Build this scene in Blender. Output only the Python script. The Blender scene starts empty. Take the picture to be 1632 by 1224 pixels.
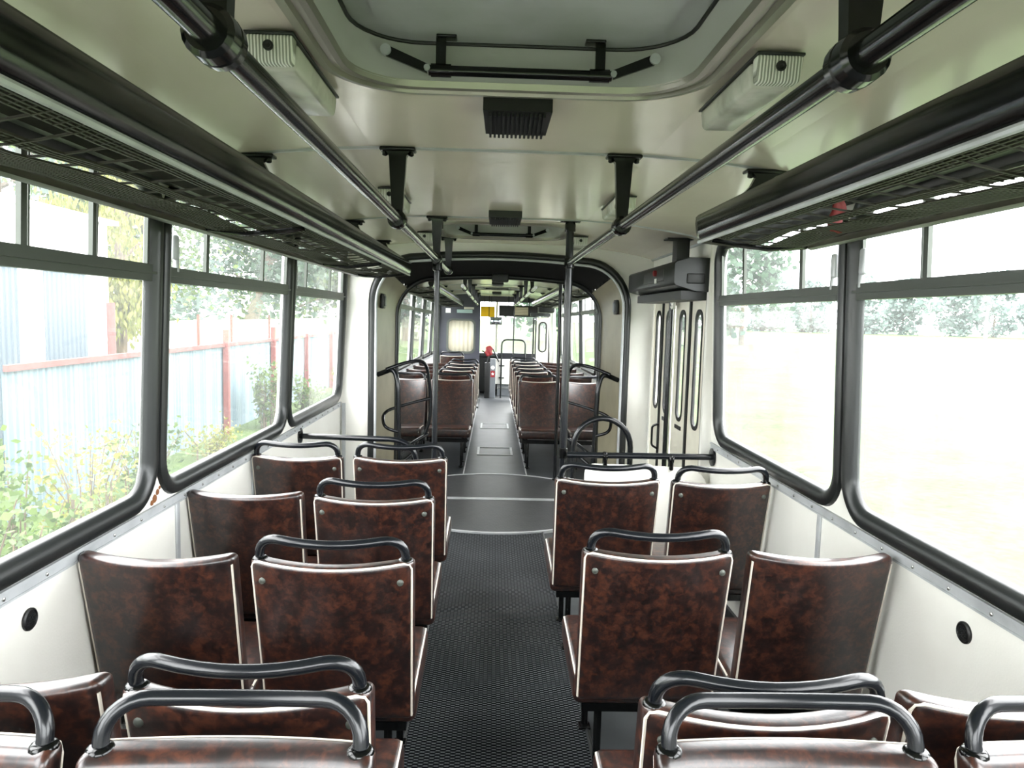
import bpy, math, random
import numpy as np
from mathutils import Vector, Matrix
random.seed(7)
SC = bpy.context.scene
COL = SC.collection
PI = math.pi
XC = 0.047            # bus centre line
H = 1.53              # eye height
GZ = -0.95            # outdoor ground
M_ID = Matrix.Identity(4)
M_FRONT = Matrix.Translation((0, 6.3, 0)) @ Matrix.Rotation(-0.0122, 4, 'X') @ Matrix.Translation((0, -6.3, 0))
CUR = [M_ID]          # placement of the section being built (the front half sits nose-down a little)

# ------------------------------------------------------------------ materials
def lin(c):
    c /= 255.0
    return c / 12.92 if c <= 0.04045 else ((c + 0.055) / 1.055) ** 2.4
def rgb(r, g, b):
    return (lin(r), lin(g), lin(b), 1)
MATS = {}
def mat(name, col, rough=0.5, metal=0.0, noise=None, bump=None, spec=0.5, coat=0.0):
    m = bpy.data.materials.new(name); m.use_nodes = True
    nt = m.node_tree; b = nt.nodes['Principled BSDF']
    b.inputs['Base Color'].default_value = col
    b.inputs['Roughness'].default_value = rough
    b.inputs['Metallic'].default_value = metal
    b.inputs['Specular IOR Level'].default_value = spec
    b.inputs['Coat Weight'].default_value = coat
    b.inputs['Coat Roughness'].default_value = 0.15
    tc = None
    if noise or bump:
        tc = nt.nodes.new('ShaderNodeTexCoord')
    if noise:                       # (scale, second colour, contrast lo, hi)
        n = nt.nodes.new('ShaderNodeTexNoise'); n.inputs['Scale'].default_value = noise[0]
        n.inputs['Detail'].default_value = 6
        r = nt.nodes.new('ShaderNodeValToRGB')
        r.color_ramp.elements[0].position = noise[2]; r.color_ramp.elements[1].position = noise[3]
        r.color_ramp.elements[0].color = col; r.color_ramp.elements[1].color = noise[1]
        nt.links.new(tc.outputs['Object'], n.inputs['Vector'])
        nt.links.new(n.outputs['Fac'], r.inputs['Fac'])
        nt.links.new(r.outputs['Color'], b.inputs['Base Color'])
    if bump:                        # (scale, strength)
        n = nt.nodes.new('ShaderNodeTexNoise'); n.inputs['Scale'].default_value = bump[0]
        n.inputs['Detail'].default_value = 3
        bp = nt.nodes.new('ShaderNodeBump'); bp.inputs['Strength'].default_value = bump[1]
        bp.inputs['Distance'].default_value = 0.01
        nt.links.new(tc.outputs['Object'], n.inputs['Vector'])
        nt.links.new(n.outputs['Fac'], bp.inputs['Height'])
        nt.links.new(bp.outputs['Normal'], b.inputs['Normal'])
    MATS[name] = m
    return m

def glass_mat(name, veil, tint=(1, 1, 1, 1)):
    m = bpy.data.materials.new(name); m.use_nodes = True
    nt = m.node_tree; nt.nodes.clear()
    out = nt.nodes.new('ShaderNodeOutputMaterial')
    tr = nt.nodes.new('ShaderNodeBsdfTransparent'); tr.inputs['Color'].default_value = tint
    gl = nt.nodes.new('ShaderNodeBsdfGlossy'); gl.inputs['Roughness'].default_value = 0.03
    lw = nt.nodes.new('ShaderNodeLayerWeight'); lw.inputs['Blend'].default_value = .5
    pw = nt.nodes.new('ShaderNodeMath'); pw.operation = 'POWER'; pw.inputs[1].default_value = 5
    fr = nt.nodes.new('ShaderNodeMath'); fr.operation = 'MULTIPLY_ADD'; fr.inputs[1].default_value = .5; fr.inputs[2].default_value = .02
    nt.links.new(lw.outputs['Facing'], pw.inputs[0]); nt.links.new(pw.outputs[0], fr.inputs[0])
    tl = nt.nodes.new('ShaderNodeBsdfTranslucent'); tl.inputs['Color'].default_value = (.95, .97, .97, 1)
    tc = nt.nodes.new('ShaderNodeTexCoord')
    n = nt.nodes.new('ShaderNodeTexNoise'); n.inputs['Scale'].default_value = 2.5; n.inputs['Detail'].default_value = 5
    mr = nt.nodes.new('ShaderNodeMapRange'); mr.inputs['From Min'].default_value = .3; mr.inputs['From Max'].default_value = .75
    mr.inputs['To Min'].default_value = veil * .6; mr.inputs['To Max'].default_value = veil * 1.5
    m1 = nt.nodes.new('ShaderNodeMixShader'); m2 = nt.nodes.new('ShaderNodeMixShader')
    L = nt.links.new
    L(tc.outputs['Object'], n.inputs['Vector']); L(n.outputs['Fac'], mr.inputs['Value'])
    L(mr.outputs['Result'], m1.inputs['Fac']); L(tr.outputs[0], m1.inputs[1]); L(tl.outputs[0], m1.inputs[2])
    L(fr.outputs[0], m2.inputs['Fac']); L(m1.outputs[0], m2.inputs[1]); L(gl.outputs[0], m2.inputs[2])
    L(m2.outputs[0], out.inputs['Surface'])
    MATS[name] = m
    return m

cream = mat('cream_wall', rgb(232, 231, 224), .42, noise=(3.0, rgb(224, 222, 214), .35, .7), bump=(160, .06))
ceil_m = mat('ceiling_cream', rgb(226, 216, 205), .2, noise=(1.4, rgb(217, 207, 196), .4, .65), bump=(2.2, .05), coat=.25)
beige = mat('gangway_beige', rgb(150, 144, 120), .4, noise=(4.0, rgb(134, 128, 106), .4, .7))
rubber = mat('black_rubber', rgb(25, 28, 28), .34)
black_rub = mat('bellows_black', rgb(9, 9, 10), .6)
paint = mat('dark_tube_paint', rgb(14, 17, 21), .24, spec=.4, coat=.15, noise=(18, rgb(14, 17, 21), .4, .7))
paint2 = mat('black_tube_paint', rgb(7, 8, 8), .17, spec=.35, coat=.12)
alu = mat('aluminium', rgb(186, 189, 191), .4, .25, noise=(9, rgb(166, 169, 171), .4, .7))
sash_m = mat('sash_aluminium', rgb(78, 82, 76), .4, .4)
steel = mat('bright_steel', rgb(190, 190, 186), .25, .9)
white_pipe = mat('white_piping', rgb(204, 197, 184), .45)
plastic = mat('black_plastic', rgb(13, 14, 14), .45)
darkgrey = mat('dark_grey_plastic', rgb(30, 33, 33), .4, noise=(6, rgb(25, 28, 28), .4, .7))
lens_m = mat('lamp_lens', rgb(196, 196, 186), .2, noise=(11, rgb(160, 162, 150), .42, .68))
mat_grey = mat('turntable_grey', rgb(52, 54, 55), .4, noise=(14, rgb(42, 44, 45), .35, .7), bump=(60, .15))
lino = mat('linoleum', rgb(54, 58, 60), .36, noise=(8, rgb(42, 45, 47), .35, .7))
lid_m = mat('hatch_grey', rgb(178, 180, 184), .45, noise=(2, rgb(126, 132, 124), .4, .7))
hatch_w = mat('hatch_wall', rgb(172, 172, 170), .4)
door_m = mat('door_cream', rgb(222, 218, 202), .4, noise=(5, rgb(206, 202, 186), .4, .7))
panel_w = mat('partition_white', rgb(236, 234, 226), .4)
cab_m = mat('cab_wall_slate', rgb(52, 54, 64), .45)
curtain_m = mat('curtain_cream', rgb(228, 224, 210), .8)
yellow_m = mat('yellow_board', rgb(216, 190, 48), .5)
def backlit(m, fac):
    nt = m.node_tree; b = nt.nodes['Principled BSDF']
    t = nt.nodes.new('ShaderNodeBsdfTranslucent'); t.inputs['Color'].default_value = b.inputs['Base Color'].default_value
    ms = nt.nodes.new('ShaderNodeMixShader'); ms.inputs['Fac'].default_value = fac
    nt.links.new(b.outputs[0], ms.inputs[1]); nt.links.new(t.outputs[0], ms.inputs[2])
    nt.links.new(ms.outputs[0], nt.nodes['Material Output'].inputs['Surface'])
backlit(yellow_m, .5); backlit(curtain_m, .5)
red_m = mat('red_bag', rgb(120, 18, 24), .55)
redcloth = mat('red_cloth', rgb(120, 34, 34), .8)
white_m = mat('white_enamel', rgb(232, 232, 228), .4)
grey_m = mat('grey_enamel', rgb(96, 100, 104), .36)
teal_m = mat('pale_teal', rgb(150, 172, 170), .6)
rust_m = mat('rust', rgb(120, 74, 38), .8)
net_m = mat('net_cord', rgb(42, 40, 32), .7)
mesh_rail = mat('rack_metal', rgb(64, 62, 56), .35, .4)
rim_m = mat('hatch_rim', rgb(150, 146, 138), .3, .6)
glass = glass_mat('dusty_glass', .024)
clear = glass_mat('door_glass', .02)
mirror_m = mat('mirror_face', rgb(200, 210, 220), .05, 1.0)

def leather():
    m = bpy.data.materials.new('brown_mottled_vinyl'); m.use_nodes = True
    nt = m.node_tree; b = nt.nodes['Principled BSDF']; L = nt.links.new
    tc = nt.nodes.new('ShaderNodeTexCoord'); oi = nt.nodes.new('ShaderNodeObjectInfo')
    ad = nt.nodes.new('ShaderNodeVectorMath'); ad.operation = 'ADD'
    L(tc.outputs['Object'], ad.inputs[0]); L(oi.outputs['Location'], ad.inputs[1])
    n1 = nt.nodes.new('ShaderNodeTexNoise'); n1.inputs['Scale'].default_value = 62; n1.inputs['Detail'].default_value = 7
    n1.inputs['Roughness'].default_value = .62; n1.inputs['Distortion'].default_value = .6
    n2 = nt.nodes.new('ShaderNodeTexNoise'); n2.inputs['Scale'].default_value = 24; n2.inputs['Detail'].default_value = 4
    r = nt.nodes.new('ShaderNodeValToRGB'); e = r.color_ramp.elements
    e[0].position = .41; e[0].color = rgb(18, 12, 11); e[1].position = .65; e[1].color = rgb(68, 37, 25)
    x = r.color_ramp.elements.new(.5); x.color = rgb(32, 18, 16)
    mx = nt.nodes.new('ShaderNodeMath'); mx.operation = 'MULTIPLY_ADD'; mx.inputs[1].default_value = .45
    sb = nt.nodes.new('ShaderNodeMath'); sb.operation = 'MULTIPLY_ADD'; sb.inputs[1].default_value = .6
    L(ad.outputs[0], n1.inputs['Vector']); L(ad.outputs[0], n2.inputs['Vector'])
    L(n1.outputs['Fac'], sb.inputs[0]); sb.inputs[2].default_value = 0.0
    L(n2.outputs['Fac'], mx.inputs[0]); L(sb.outputs[0], mx.inputs[2])
    L(mx.outputs[0], r.inputs['Fac']); L(r.outputs['Color'], b.inputs['Base Color'])
    b.inputs['Roughness'].default_value = .34; b.inputs['Coat Weight'].default_value = .5; b.inputs['Coat Roughness'].default_value = .2
    bp = nt.nodes.new('ShaderNodeBump'); bp.inputs['Strength'].default_value = .1; bp.inputs['Distance'].default_value = .004
    L(n1.outputs['Fac'], bp.inputs['Height']); L(bp.outputs['Normal'], b.inputs['Normal'])
    return m
vinyl = leather()

def aisle_mat():
    m = bpy.data.materials.new('ribbed_rubber_mat'); m.use_nodes = True
    nt = m.node_tree; b = nt.nodes['Principled BSDF']; L = nt.links.new
    tc = nt.nodes.new('ShaderNodeTexCoord')
    def lattice(off):
        mp = nt.nodes.new('ShaderNodeMapping'); mp.inputs['Scale'].default_value = (1 / .0356, 1 / .0174, 0)
        mp.inputs['Location'].default_value = (off, off, 0)
        fr = nt.nodes.new('ShaderNodeVectorMath'); fr.operation = 'FRACTION'
        sb = nt.nodes.new('ShaderNodeVectorMath'); sb.operation = 'SUBTRACT'; sb.inputs[1].default_value = (.5, .5, 0)
        sc = nt.nodes.new('ShaderNodeVectorMath'); sc.operation = 'MULTIPLY'; sc.inputs[1].default_value = (1.0, 1.0, 0)
        ln = nt.nodes.new('ShaderNodeVectorMath'); ln.operation = 'LENGTH'
        L(tc.outputs['Object'], mp.inputs['Vector']); L(mp.outputs[0], fr.inputs[0]); L(fr.outputs[0], sb.inputs[0])
        L(sb.outputs[0], sc.inputs[0]); L(sc.outputs[0], ln.inputs[0])
        return ln.outputs['Value']
    mn = nt.nodes.new('ShaderNodeMath'); mn.operation = 'MINIMUM'
    L(lattice(0), mn.inputs[0]); L(lattice(.5), mn.inputs[1])
    mr = nt.nodes.new('ShaderNodeMapRange'); mr.inputs['From Min'].default_value = .28; mr.inputs['From Max'].default_value = .38
    L(mn.outputs[0], mr.inputs['Value'])
    n = nt.nodes.new('ShaderNodeTexNoise'); n.inputs['Scale'].default_value = 3.5; n.inputs['Detail'].default_value = 6
    L(tc.outputs['Object'], n.inputs['Vector'])
    r = nt.nodes.new('ShaderNodeValToRGB'); e = r.color_ramp.elements
    e[0].position = .35; e[0].color = rgb(70, 74, 77); e[1].position = .7; e[1].color = rgb(92, 95, 98)
    L(n.outputs['Fac'], r.inputs['Fac'])
    mx = nt.nodes.new('ShaderNodeMix'); mx.data_type = 'RGBA'
    mx.inputs['A'].default_value = rgb(17, 18, 20)
    L(mr.outputs['Result'], mx.inputs['Factor']); L(r.outputs['Color'], mx.inputs['B'])
    L(mx.outputs['Result'], b.inputs['Base Color'])
    rg = nt.nodes.new('ShaderNodeMapRange'); rg.inputs['To Min'].default_value = .95; rg.inputs['To Max'].default_value = .42
    L(mr.outputs['Result'], rg.inputs['Value']); L(rg.outputs['Result'], b.inputs['Roughness'])
    sg = nt.nodes.new('ShaderNodeMath'); sg.operation = 'MULTIPLY'; sg.inputs[1].default_value = .5
    L(mr.outputs['Result'], sg.inputs[0]); L(sg.outputs[0], b.inputs['Specular IOR Level'])
    bp = nt.nodes.new('ShaderNodeBump'); bp.inputs['Strength'].default_value = .25; bp.inputs['Distance'].default_value = .004
    L(mr.outputs['Result'], bp.inputs['Height']); L(bp.outputs['Normal'], b.inputs['Normal'])
    return m
aisle_m = aisle_mat()

def stripes(name, c1, c2, axis, period, duty=.5, rough=.5, bump=.6):
    m = bpy.data.materials.new(name); m.use_nodes = True
    nt = m.node_tree; b = nt.nodes['Principled BSDF']; L = nt.links.new
    tc = nt.nodes.new('ShaderNodeTexCoord'); sp = nt.nodes.new('ShaderNodeSeparateXYZ')
    L(tc.outputs['Object'], sp.inputs[0])
    mu = nt.nodes.new('ShaderNodeMath'); mu.operation = 'MULTIPLY'; mu.inputs[1].default_value = 2 * PI / period
    si = nt.nodes.new('ShaderNodeMath'); si.operation = 'SINE'
    mr = nt.nodes.new('ShaderNodeMapRange'); mr.inputs['From Min'].default_value = -.5; mr.inputs['From Max'].default_value = .5
    L(sp.outputs[axis], mu.inputs[0]); L(mu.outputs[0], si.inputs[0]); L(si.outputs[0], mr.inputs['Value'])
    mx = nt.nodes.new('ShaderNodeMix'); mx.data_type = 'RGBA'
    mx.inputs['A'].default_value = c1; mx.inputs['B'].default_value = c2
    L(mr.outputs['Result'], mx.inputs['Factor']); L(mx.outputs['Result'], b.inputs['Base Color'])
    bp = nt.nodes.new('ShaderNodeBump'); bp.inputs['Strength'].default_value = bump; bp.inputs['Distance'].default_value = .01
    L(mr.outputs['Result'], bp.inputs['Height']); L(bp.outputs['Normal'], b.inputs['Normal'])
    b.inputs['Roughness'].default_value = rough
    return m
fence_m = stripes('corrugated_sheet', rgb(80, 98, 108), rgb(100, 116, 122), 'Y', .11)
shed_white = stripes('white_sheet', rgb(232, 232, 230), rgb(240, 240, 238), 'Y', .3)
shed_blue = stripes('blue_grey_sheet', rgb(46, 58, 68), rgb(62, 72, 80), 'Y', .16)
slat_m = stripes('vent_slats', rgb(14, 15, 15), rgb(46, 48, 48), 'X', .0115, bump=1.0)
rib_lens = stripes('ribbed_lens', rgb(236, 236, 228), rgb(150, 152, 140), 'X', .0062, rough=.25)
notice_m = stripes('printed_notice', rgb(206, 198, 170), rgb(160, 152, 128), 'Z', .035, bump=0)
post_red = mat('red_oxide_post', rgb(108, 54, 50), .7, noise=(8, rgb(92, 44, 40), .4, .7))
bark = mat('bark', rgb(92, 78, 60), .9, noise=(6, rgb(62, 52, 42), .35, .7))
birch = mat('birch_bark', rgb(214, 210, 200), .8, noise=(5, rgb(90, 86, 80), .6, .75))
def leafmat(name, a, b2):
    m = bpy.data.materials.new(name); m.use_nodes = True
    nt = m.node_tree; b = nt.nodes['Principled BSDF']; L = nt.links.new
    g = nt.nodes.new('ShaderNodeNewGeometry')
    r = nt.nodes.new('ShaderNodeValToRGB'); r.color_ramp.elements[0].color = a; r.color_ramp.elements[1].color = b2
    L(g.outputs['Random Per Island'], r.inputs['Fac']); L(r.outputs['Color'], b.inputs['Base Color'])
    b.inputs['Roughness'].default_value = .6
    t = nt.nodes.new('ShaderNodeBsdfTranslucent'); L(r.outputs['Color'], t.inputs['Color'])
    ms = nt.nodes.new('ShaderNodeMixShader'); ms.inputs['Fac'].default_value = .4
    L(b.outputs[0], ms.inputs[1]); L(t.outputs[0], ms.inputs[2])
    L(ms.outputs[0], nt.nodes['Material Output'].inputs['Surface'])
    return m
leaf_g = leafmat('green_leaves', rgb(38, 60, 24), rgb(84, 104, 46))
leaf_w = leafmat('willow_leaves', rgb(84, 92, 26), rgb(126, 124, 52))
leaf_d = leafmat('dark_leaves', rgb(34, 58, 42), rgb(62, 86, 64))
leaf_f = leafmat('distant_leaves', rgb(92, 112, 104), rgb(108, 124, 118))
def ground():
    m = bpy.data.materials.new('meadow_grass'); m.use_nodes = True
    nt = m.node_tree; b = nt.nodes['Principled BSDF']; L = nt.links.new
    tc = nt.nodes.new('ShaderNodeTexCoord')
    n1 = nt.nodes.new('ShaderNodeTexNoise'); n1.inputs['Scale'].default_value = .6; n1.inputs['Detail'].default_value = 8
    n2 = nt.nodes.new('ShaderNodeTexNoise'); n2.inputs['Scale'].default_value = 9; n2.inputs['Detail'].default_value = 8
    a = nt.nodes.new('ShaderNodeMath'); a.operation = 'ADD'; h = nt.nodes.new('ShaderNodeMath'); h.operation = 'MULTIPLY'; h.inputs[1].default_value = .5
    L(tc.outputs['Object'], n1.inputs['Vector']); L(tc.outputs['Object'], n2.inputs['Vector'])
    L(n1.outputs['Fac'], a.inputs[0]); L(n2.outputs['Fac'], a.inputs[1]); L(a.outputs[0], h.inputs[0])
    r = nt.nodes.new('ShaderNodeValToRGB'); e = r.color_ramp.elements
    e[0].position = .38; e[0].color = rgb(36, 55, 23); e[1].position = .6; e[1].color = rgb(66, 81, 42)
    L(h.outputs[0], r.inputs['Fac']); L(r.outputs['Color'], b.inputs['Base Color'])
    b.inputs['Roughness'].default_value = .9; b.inputs['Specular IOR Level'].default_value = .1
    return m
grass_m = ground()

# ------------------------------------------------------------------ mesh helpers
class MB:
    def __init__(s): s.v = []; s.f = []
    def add(s, v, f):
        o = len(s.v); s.v += [tuple(p) for p in v]; s.f += [tuple(i + o for i in q) for q in f]
        return s
    def box(s, a, b):
        (x0, y0, z0), (x1, y1, z1) = a, b
        return s.add([(x0, y0, z0), (x1, y0, z0), (x1, y1, z0), (x0, y1, z0), (x0, y0, z1), (x1, y0, z1), (x1, y1, z1), (x0, y1, z1)],
                     [(0, 3, 2, 1), (4, 5, 6, 7), (0, 1, 5, 4), (1, 2, 6, 5), (2, 3, 7, 6), (3, 0, 4, 7)])
    def rbox(s, size, r, n=(2, 2, 2), cen=(0, 0, 0), f=None, k=2):
        # rounded box: grid box with k segments in each rounded edge, n inner segments per axis; f deforms
        ax = []
        for L_, nn in zip(size, n):
            h = L_ / 2; rr = min(r, h * .999)
            pts = [-h + rr * (1 - math.cos(PI / 2 * i / k)) * 1.0 for i in range(k)] if False else [-h + rr * i / k for i in range(k)]
            inner = [-h + rr + (2 * h - 2 * rr) * i / nn for i in range(nn + 1)]
            ax.append(pts + inner + [-p for p in reversed(pts)])
        idx = {}; V = []; F = []
        def vid(i, j, l):
            key = (i, j, l)
            if key not in idx:
                p = [ax[0][i], ax[1][j], ax[2][l]]
                c = [max(-(size[q] / 2 - min(r, size[q] / 2 * .999)), min(size[q] / 2 - min(r, size[q] / 2 * .999), p[q])) for q in range(3)]
                d = [p[q] - c[q] for q in range(3)]
                ln = math.sqrt(sum(t * t for t in d))
                if ln > 1e-9:
                    p = [c[q] + d[q] / ln * min(r, min(size) / 2 * .999 if sum(1 for t in d if abs(t) > 1e-9) > 1 else r) for q in range(3)] if sum(1 for t in d if abs(t) > 1e-9) > 1 else p
                p = (p[0] + cen[0], p[1] + cen[1], p[2] + cen[2])
                if f: p = f(p)
                idx[key] = len(V); V.append(p)
            return idx[key]
        N = [len(a) - 1 for a in ax]
        for l in (0, N[2]):
            for i in range(N[0]):
                for j in range(N[1]):
                    q = (vid(i, j, l), vid(i + 1, j, l), vid(i + 1, j + 1, l), vid(i, j + 1, l)); F.append(q if l else q[::-1])
        for j in (0, N[1]):
            for i in range(N[0]):
                for l in range(N[2]):
                    q = (vid(i, j, l), vid(i + 1, j, l), vid(i + 1, j, l + 1), vid(i, j, l + 1)); F.append(q if not j else q[::-1])
        for i in (0, N[0]):
            for j in range(N[1]):
                for l in range(N[2]):
                    q = (vid(i, j, l), vid(i, j + 1, l), vid(i, j + 1, l + 1), vid(i, j, l + 1)); F.append(q if i else q[::-1])
        return s.add(V, F)
    def tube(s, pts, r, n=10, closed=False, caps=True):
        P = [Vector(p) for p in pts]
        m = len(P)
        rr = r if isinstance(r, (list, tuple)) else [r] * m
        T = []
        for i in range(m):
            a = P[(i - 1) % m] if (closed or i > 0) else P[i]
            b = P[(i + 1) % m] if (closed or i < m - 1) else P[i]
            t = (b - a); T.append(t.normalized() if t.length > 1e-9 else Vector((0, 0, 1)))
        ref = Vector((0, 0, 1)) if abs(T[0].z) < .9 else Vector((1, 0, 0))
        u = (ref - T[0] * ref.dot(T[0])).normalized()
        V = []; F = []
        for i in range(m):
            u = (u - T[i] * u.dot(T[i]))
            u = u.normalized() if u.length > 1e-6 else T[i].orthogonal().normalized()
            w = T[i].cross(u)
            for k in range(n):
                a = 2 * PI * k / n
                V.append(P[i] + (u * math.cos(a) + w * math.sin(a)) * rr[i])
        for i in range(m if closed else m - 1):
            j = (i + 1) % m
            for k in range(n):
                F.append((i * n + k, i * n + (k + 1) % n, j * n + (k + 1) % n, j * n + k))
        if caps and not closed:
            F.append(tuple(reversed(range(n)))); F.append(tuple((m - 1) * n + k for k in range(n)))
        return s.add(V, F)
    def lathe(s, prof, c, axis='Z', n=20):
        # prof: (radius, height) list, closed at both ends when radius 0
        V = []; F = []
        for (r, h) in prof:
            for k in range(n):
                a = 2 * PI * k / n
                x, y = r * math.cos(a), r * math.sin(a)
                V.append({'Z': (c[0] + x, c[1] + y, c[2] + h), 'Y': (c[0] + x, c[1] + h, c[2] + y), 'X': (c[0] + h, c[1] + x, c[2] + y)}[axis])
        for i in range(len(prof) - 1):
            for k in range(n):
                F.append((i * n + k, i * n + (k + 1) % n, (i + 1) * n + (k + 1) % n, (i + 1) * n + k))
        F.append(tuple(reversed(range(n)))); F.append(tuple((len(prof) - 1) * n + k for k in range(n)))
        return s.add(V, F)
    def prism(s, poly, fa, fb):
        n = len(poly)
        V = [fa(*p) for p in poly] + [fb(*p) for p in poly]
        F = [tuple(reversed(range(n))), tuple(range(n, 2 * n))] + [(i, (i + 1) % n, n + (i + 1) % n, n + i) for i in range(n)]
        return s.add(V, F)
    def ring(s, outer, inner, fa, fb):
        # solid between two loops of equal count
        n = len(outer)
        V = [fa(*p) for p in outer] + [fa(*p) for p in inner] + [fb(*p) for p in outer] + [fb(*p) for p in inner]
        F = []
        for i in range(n):
            j = (i + 1) % n
            F += [(i, j, n + j, n + i), (2 * n + j, 2 * n + i, 3 * n + i, 3 * n + j), (n + i, n + j, 3 * n + j, 3 * n + i), (j, i, 2 * n + i, 2 * n + j)]
        return s.add(V, F)

def fillet(pts, r, k=6, closed=False):
    P = [Vector(p) for p in pts]; out = []; m = len(P)
    for i in range(m):
        if not closed and i in (0, m - 1):
            out.append(P[i]); continue
        a, b, c = P[(i - 1) % m], P[i], P[(i + 1) % m]
        rr = r[i] if isinstance(r, (list, tuple)) else r
        d1 = (a - b); d2 = (c - b)
        t = min(rr, d1.length * .49, d2.length * .49)
        p, q = b + d1.normalized() * t, b + d2.normalized() * t
        for j in range(k + 1):
            u = j / k
            out.append(p * (1 - u) ** 2 + b * 2 * u * (1 - u) + q * u * u)
    return out

def rrect(a0, a1, b0, b1, r, k=6):
    pts = []
    for (ca, cb, s) in ((a1 - r, b1 - r, 0), (a0 + r, b1 - r, 1), (a0 + r, b0 + r, 2), (a1 - r, b0 + r, 3)):
        for j in range(k + 1):
            t = PI / 2 * (s + j / k)
            pts.append((ca + r * math.cos(t), cb + r * math.sin(t)))
    return pts
def rect_for(a0, a1, b0, b1, k=6):
    return [c for c in ((a1, b1), (a0, b1), (a0, b0), (a1, b0)) for _ in range(k + 1)]

def finish(me, smooth=40):
    me.validate(); me.update()
    me.shade_smooth()
    try: me.set_sharp_from_angle(angle=math.radians(smooth))
    except Exception: pass

def place(o, loc=(0, 0, 0), rz=0.0):
    o.matrix_world = CUR[0] @ Matrix.Translation(loc) @ Matrix.Rotation(rz, 4, 'Z')

ORIG = {}
def thing(name, label, cat, loc=(0, 0, 0), rz=0.0, group=None, local=False):
    o = bpy.data.objects.new(name, None); COL.objects.link(o)
    o.empty_display_size = .05
    place(o, loc, rz)
    o['label'] = label; o['category'] = cat
    if group: o['group'] = group
    ORIG[o.name] = (0, 0, 0) if local else tuple(loc)
    return o
def struct(name, label=None):
    o = bpy.data.objects.new(name, None); COL.objects.link(o); o.empty_display_size = .05
    place(o); o['kind'] = 'structure'
    if label: o['label'] = label
    ORIG[o.name] = (0, 0, 0)
    return o
def obj(name, mb, m, parent=None, label=None, smooth=40, base=None):
    """one mesh object; vertices are given in section coordinates, or in the root's own when the root is local"""
    org = (0, 0, 0)
    if parent is not None:
        r = parent
        while r.parent: r = r.parent
        org = ORIG.get(r.name, (0, 0, 0))
    elif base is not None:
        org = base
    me = bpy.data.meshes.new(name)
    V = [(p[0] - org[0], p[1] - org[1], p[2] - org[2]) for p in mb.v]
    me.from_pydata(V, [], mb.f); finish(me, smooth)
    me.materials.append(m)
    o = bpy.data.objects.new(name, me); COL.objects.link(o)
    if parent is not None: o.parent = parent
    else:
        place(o, org); ORIG[o.name] = org
    if label: o['label'] = label
    return o
def tag(o, label=None, cat=None, group=None, kind=None):
    if label: o['label'] = label
    if cat: o['category'] = cat
    if group: o['group'] = group
    if kind: o['kind'] = kind
    return o
def copy_tree(o, parent=None):
    c = o.copy(); COL.objects.link(c)
    if parent: c.parent = parent
    for ch in o.children: copy_tree(ch, c)
    return c

def wx(side, z, off=0.0):
    """inner face of the side wall, leaning in above the belt; off moves into the bus"""
    return XC + side * (1.18 - .042 * max(0.0, z - .85) - off)

# ------------------------------------------------------------------ shell
def ceiling_profile():
    half = [(0, 2.062), (.45, 2.06), (.6, 2.052), (.75, 2.038), (.9, 2.018), (1.02, 1.998), (1.15, 1.965)]
    return [(-x, z) for x, z in reversed(half[1:])] + half
CP = ceiling_profile()
def ceil_z(x):
    a = abs(x - XC)
    for (x0, z0), (x1, z1) in zip(CP[len(CP) // 2:], CP[len(CP) // 2 + 1:]):
        if x0 <= a <= x1: return z0 + (z1 - z0) * (a - x0) / (x1 - x0)
    return CP[-1][1]

def build_ceiling(name, y0, y1, hatches):
    mb = MB()
    ys = sorted({y0, y1} | {y for h in hatches for y in h})
    for ya, yb in zip(ys, ys[1:]):
        hole = any(abs(ya - h[0]) < 1e-6 for h in hatches)
        for (xa, za), (xb, zb) in zip(CP, CP[1:]):
            if hole and abs(xa) <= .451 and abs(xb) <= .451: continue
            for dz, rev in ((0, 0), (.03, 1)):
                q = [(XC + xa, ya, za + dz), (XC + xb, ya, zb + dz), (XC + xb, yb, zb + dz), (XC + xa, yb, za + dz)]
                mb.add(q, [(0, 3, 2, 1) if not rev else (0, 1, 2, 3)])
        if hole:
            o_ = rect_for(XC - .45, XC + .45, ya, yb); i_ = rrect(XC - .42, XC + .42, ya + .03, yb - .03, .2)
            mb.ring(o_, i_, lambda a, b: (a, b, 2.06), lambda a, b: (a, b, 2.09))
    return tag(obj(name, mb, ceil_m), kind='structure')

def side_wall(name, side, y0, y1, wins, openings=()):
    """wins: (ya, yb) rounded window holes between z .865 and 1.945"""
    mb = MB()
    def P(off):
        return lambda y, z: (wx(side, z, off), y, z)
    fa, fb = P(0), P(-.05)
    def slab(ya, yb, za, zb):
        if yb - ya < 1e-4: return
        mb.prism([(ya, za), (yb, za), (yb, zb), (ya, zb)], fa, fb)
    cuts = sorted(list(wins) + list(openings))
    y = y0
    for c in cuts:
        slab(y, c[0], 0, .85); slab(y, c[0], .85, 1.99)
        if c in wins:
            slab(c[0], c[1], 0, .85)
            mb.ring(rect_for(c[0], c[1], .85, 1.99), rrect(c[0] + .008, c[1] - .008, .872, 1.972, .15), fa, fb)
        else:
            slab(c[0], c[1], c[2], 1.99)
        y = c[1]
    slab(y, y1, 0, .85); slab(y, y1, .85, 1.99)
    return tag(obj(name, mb, cream), kind='structure')

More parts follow.
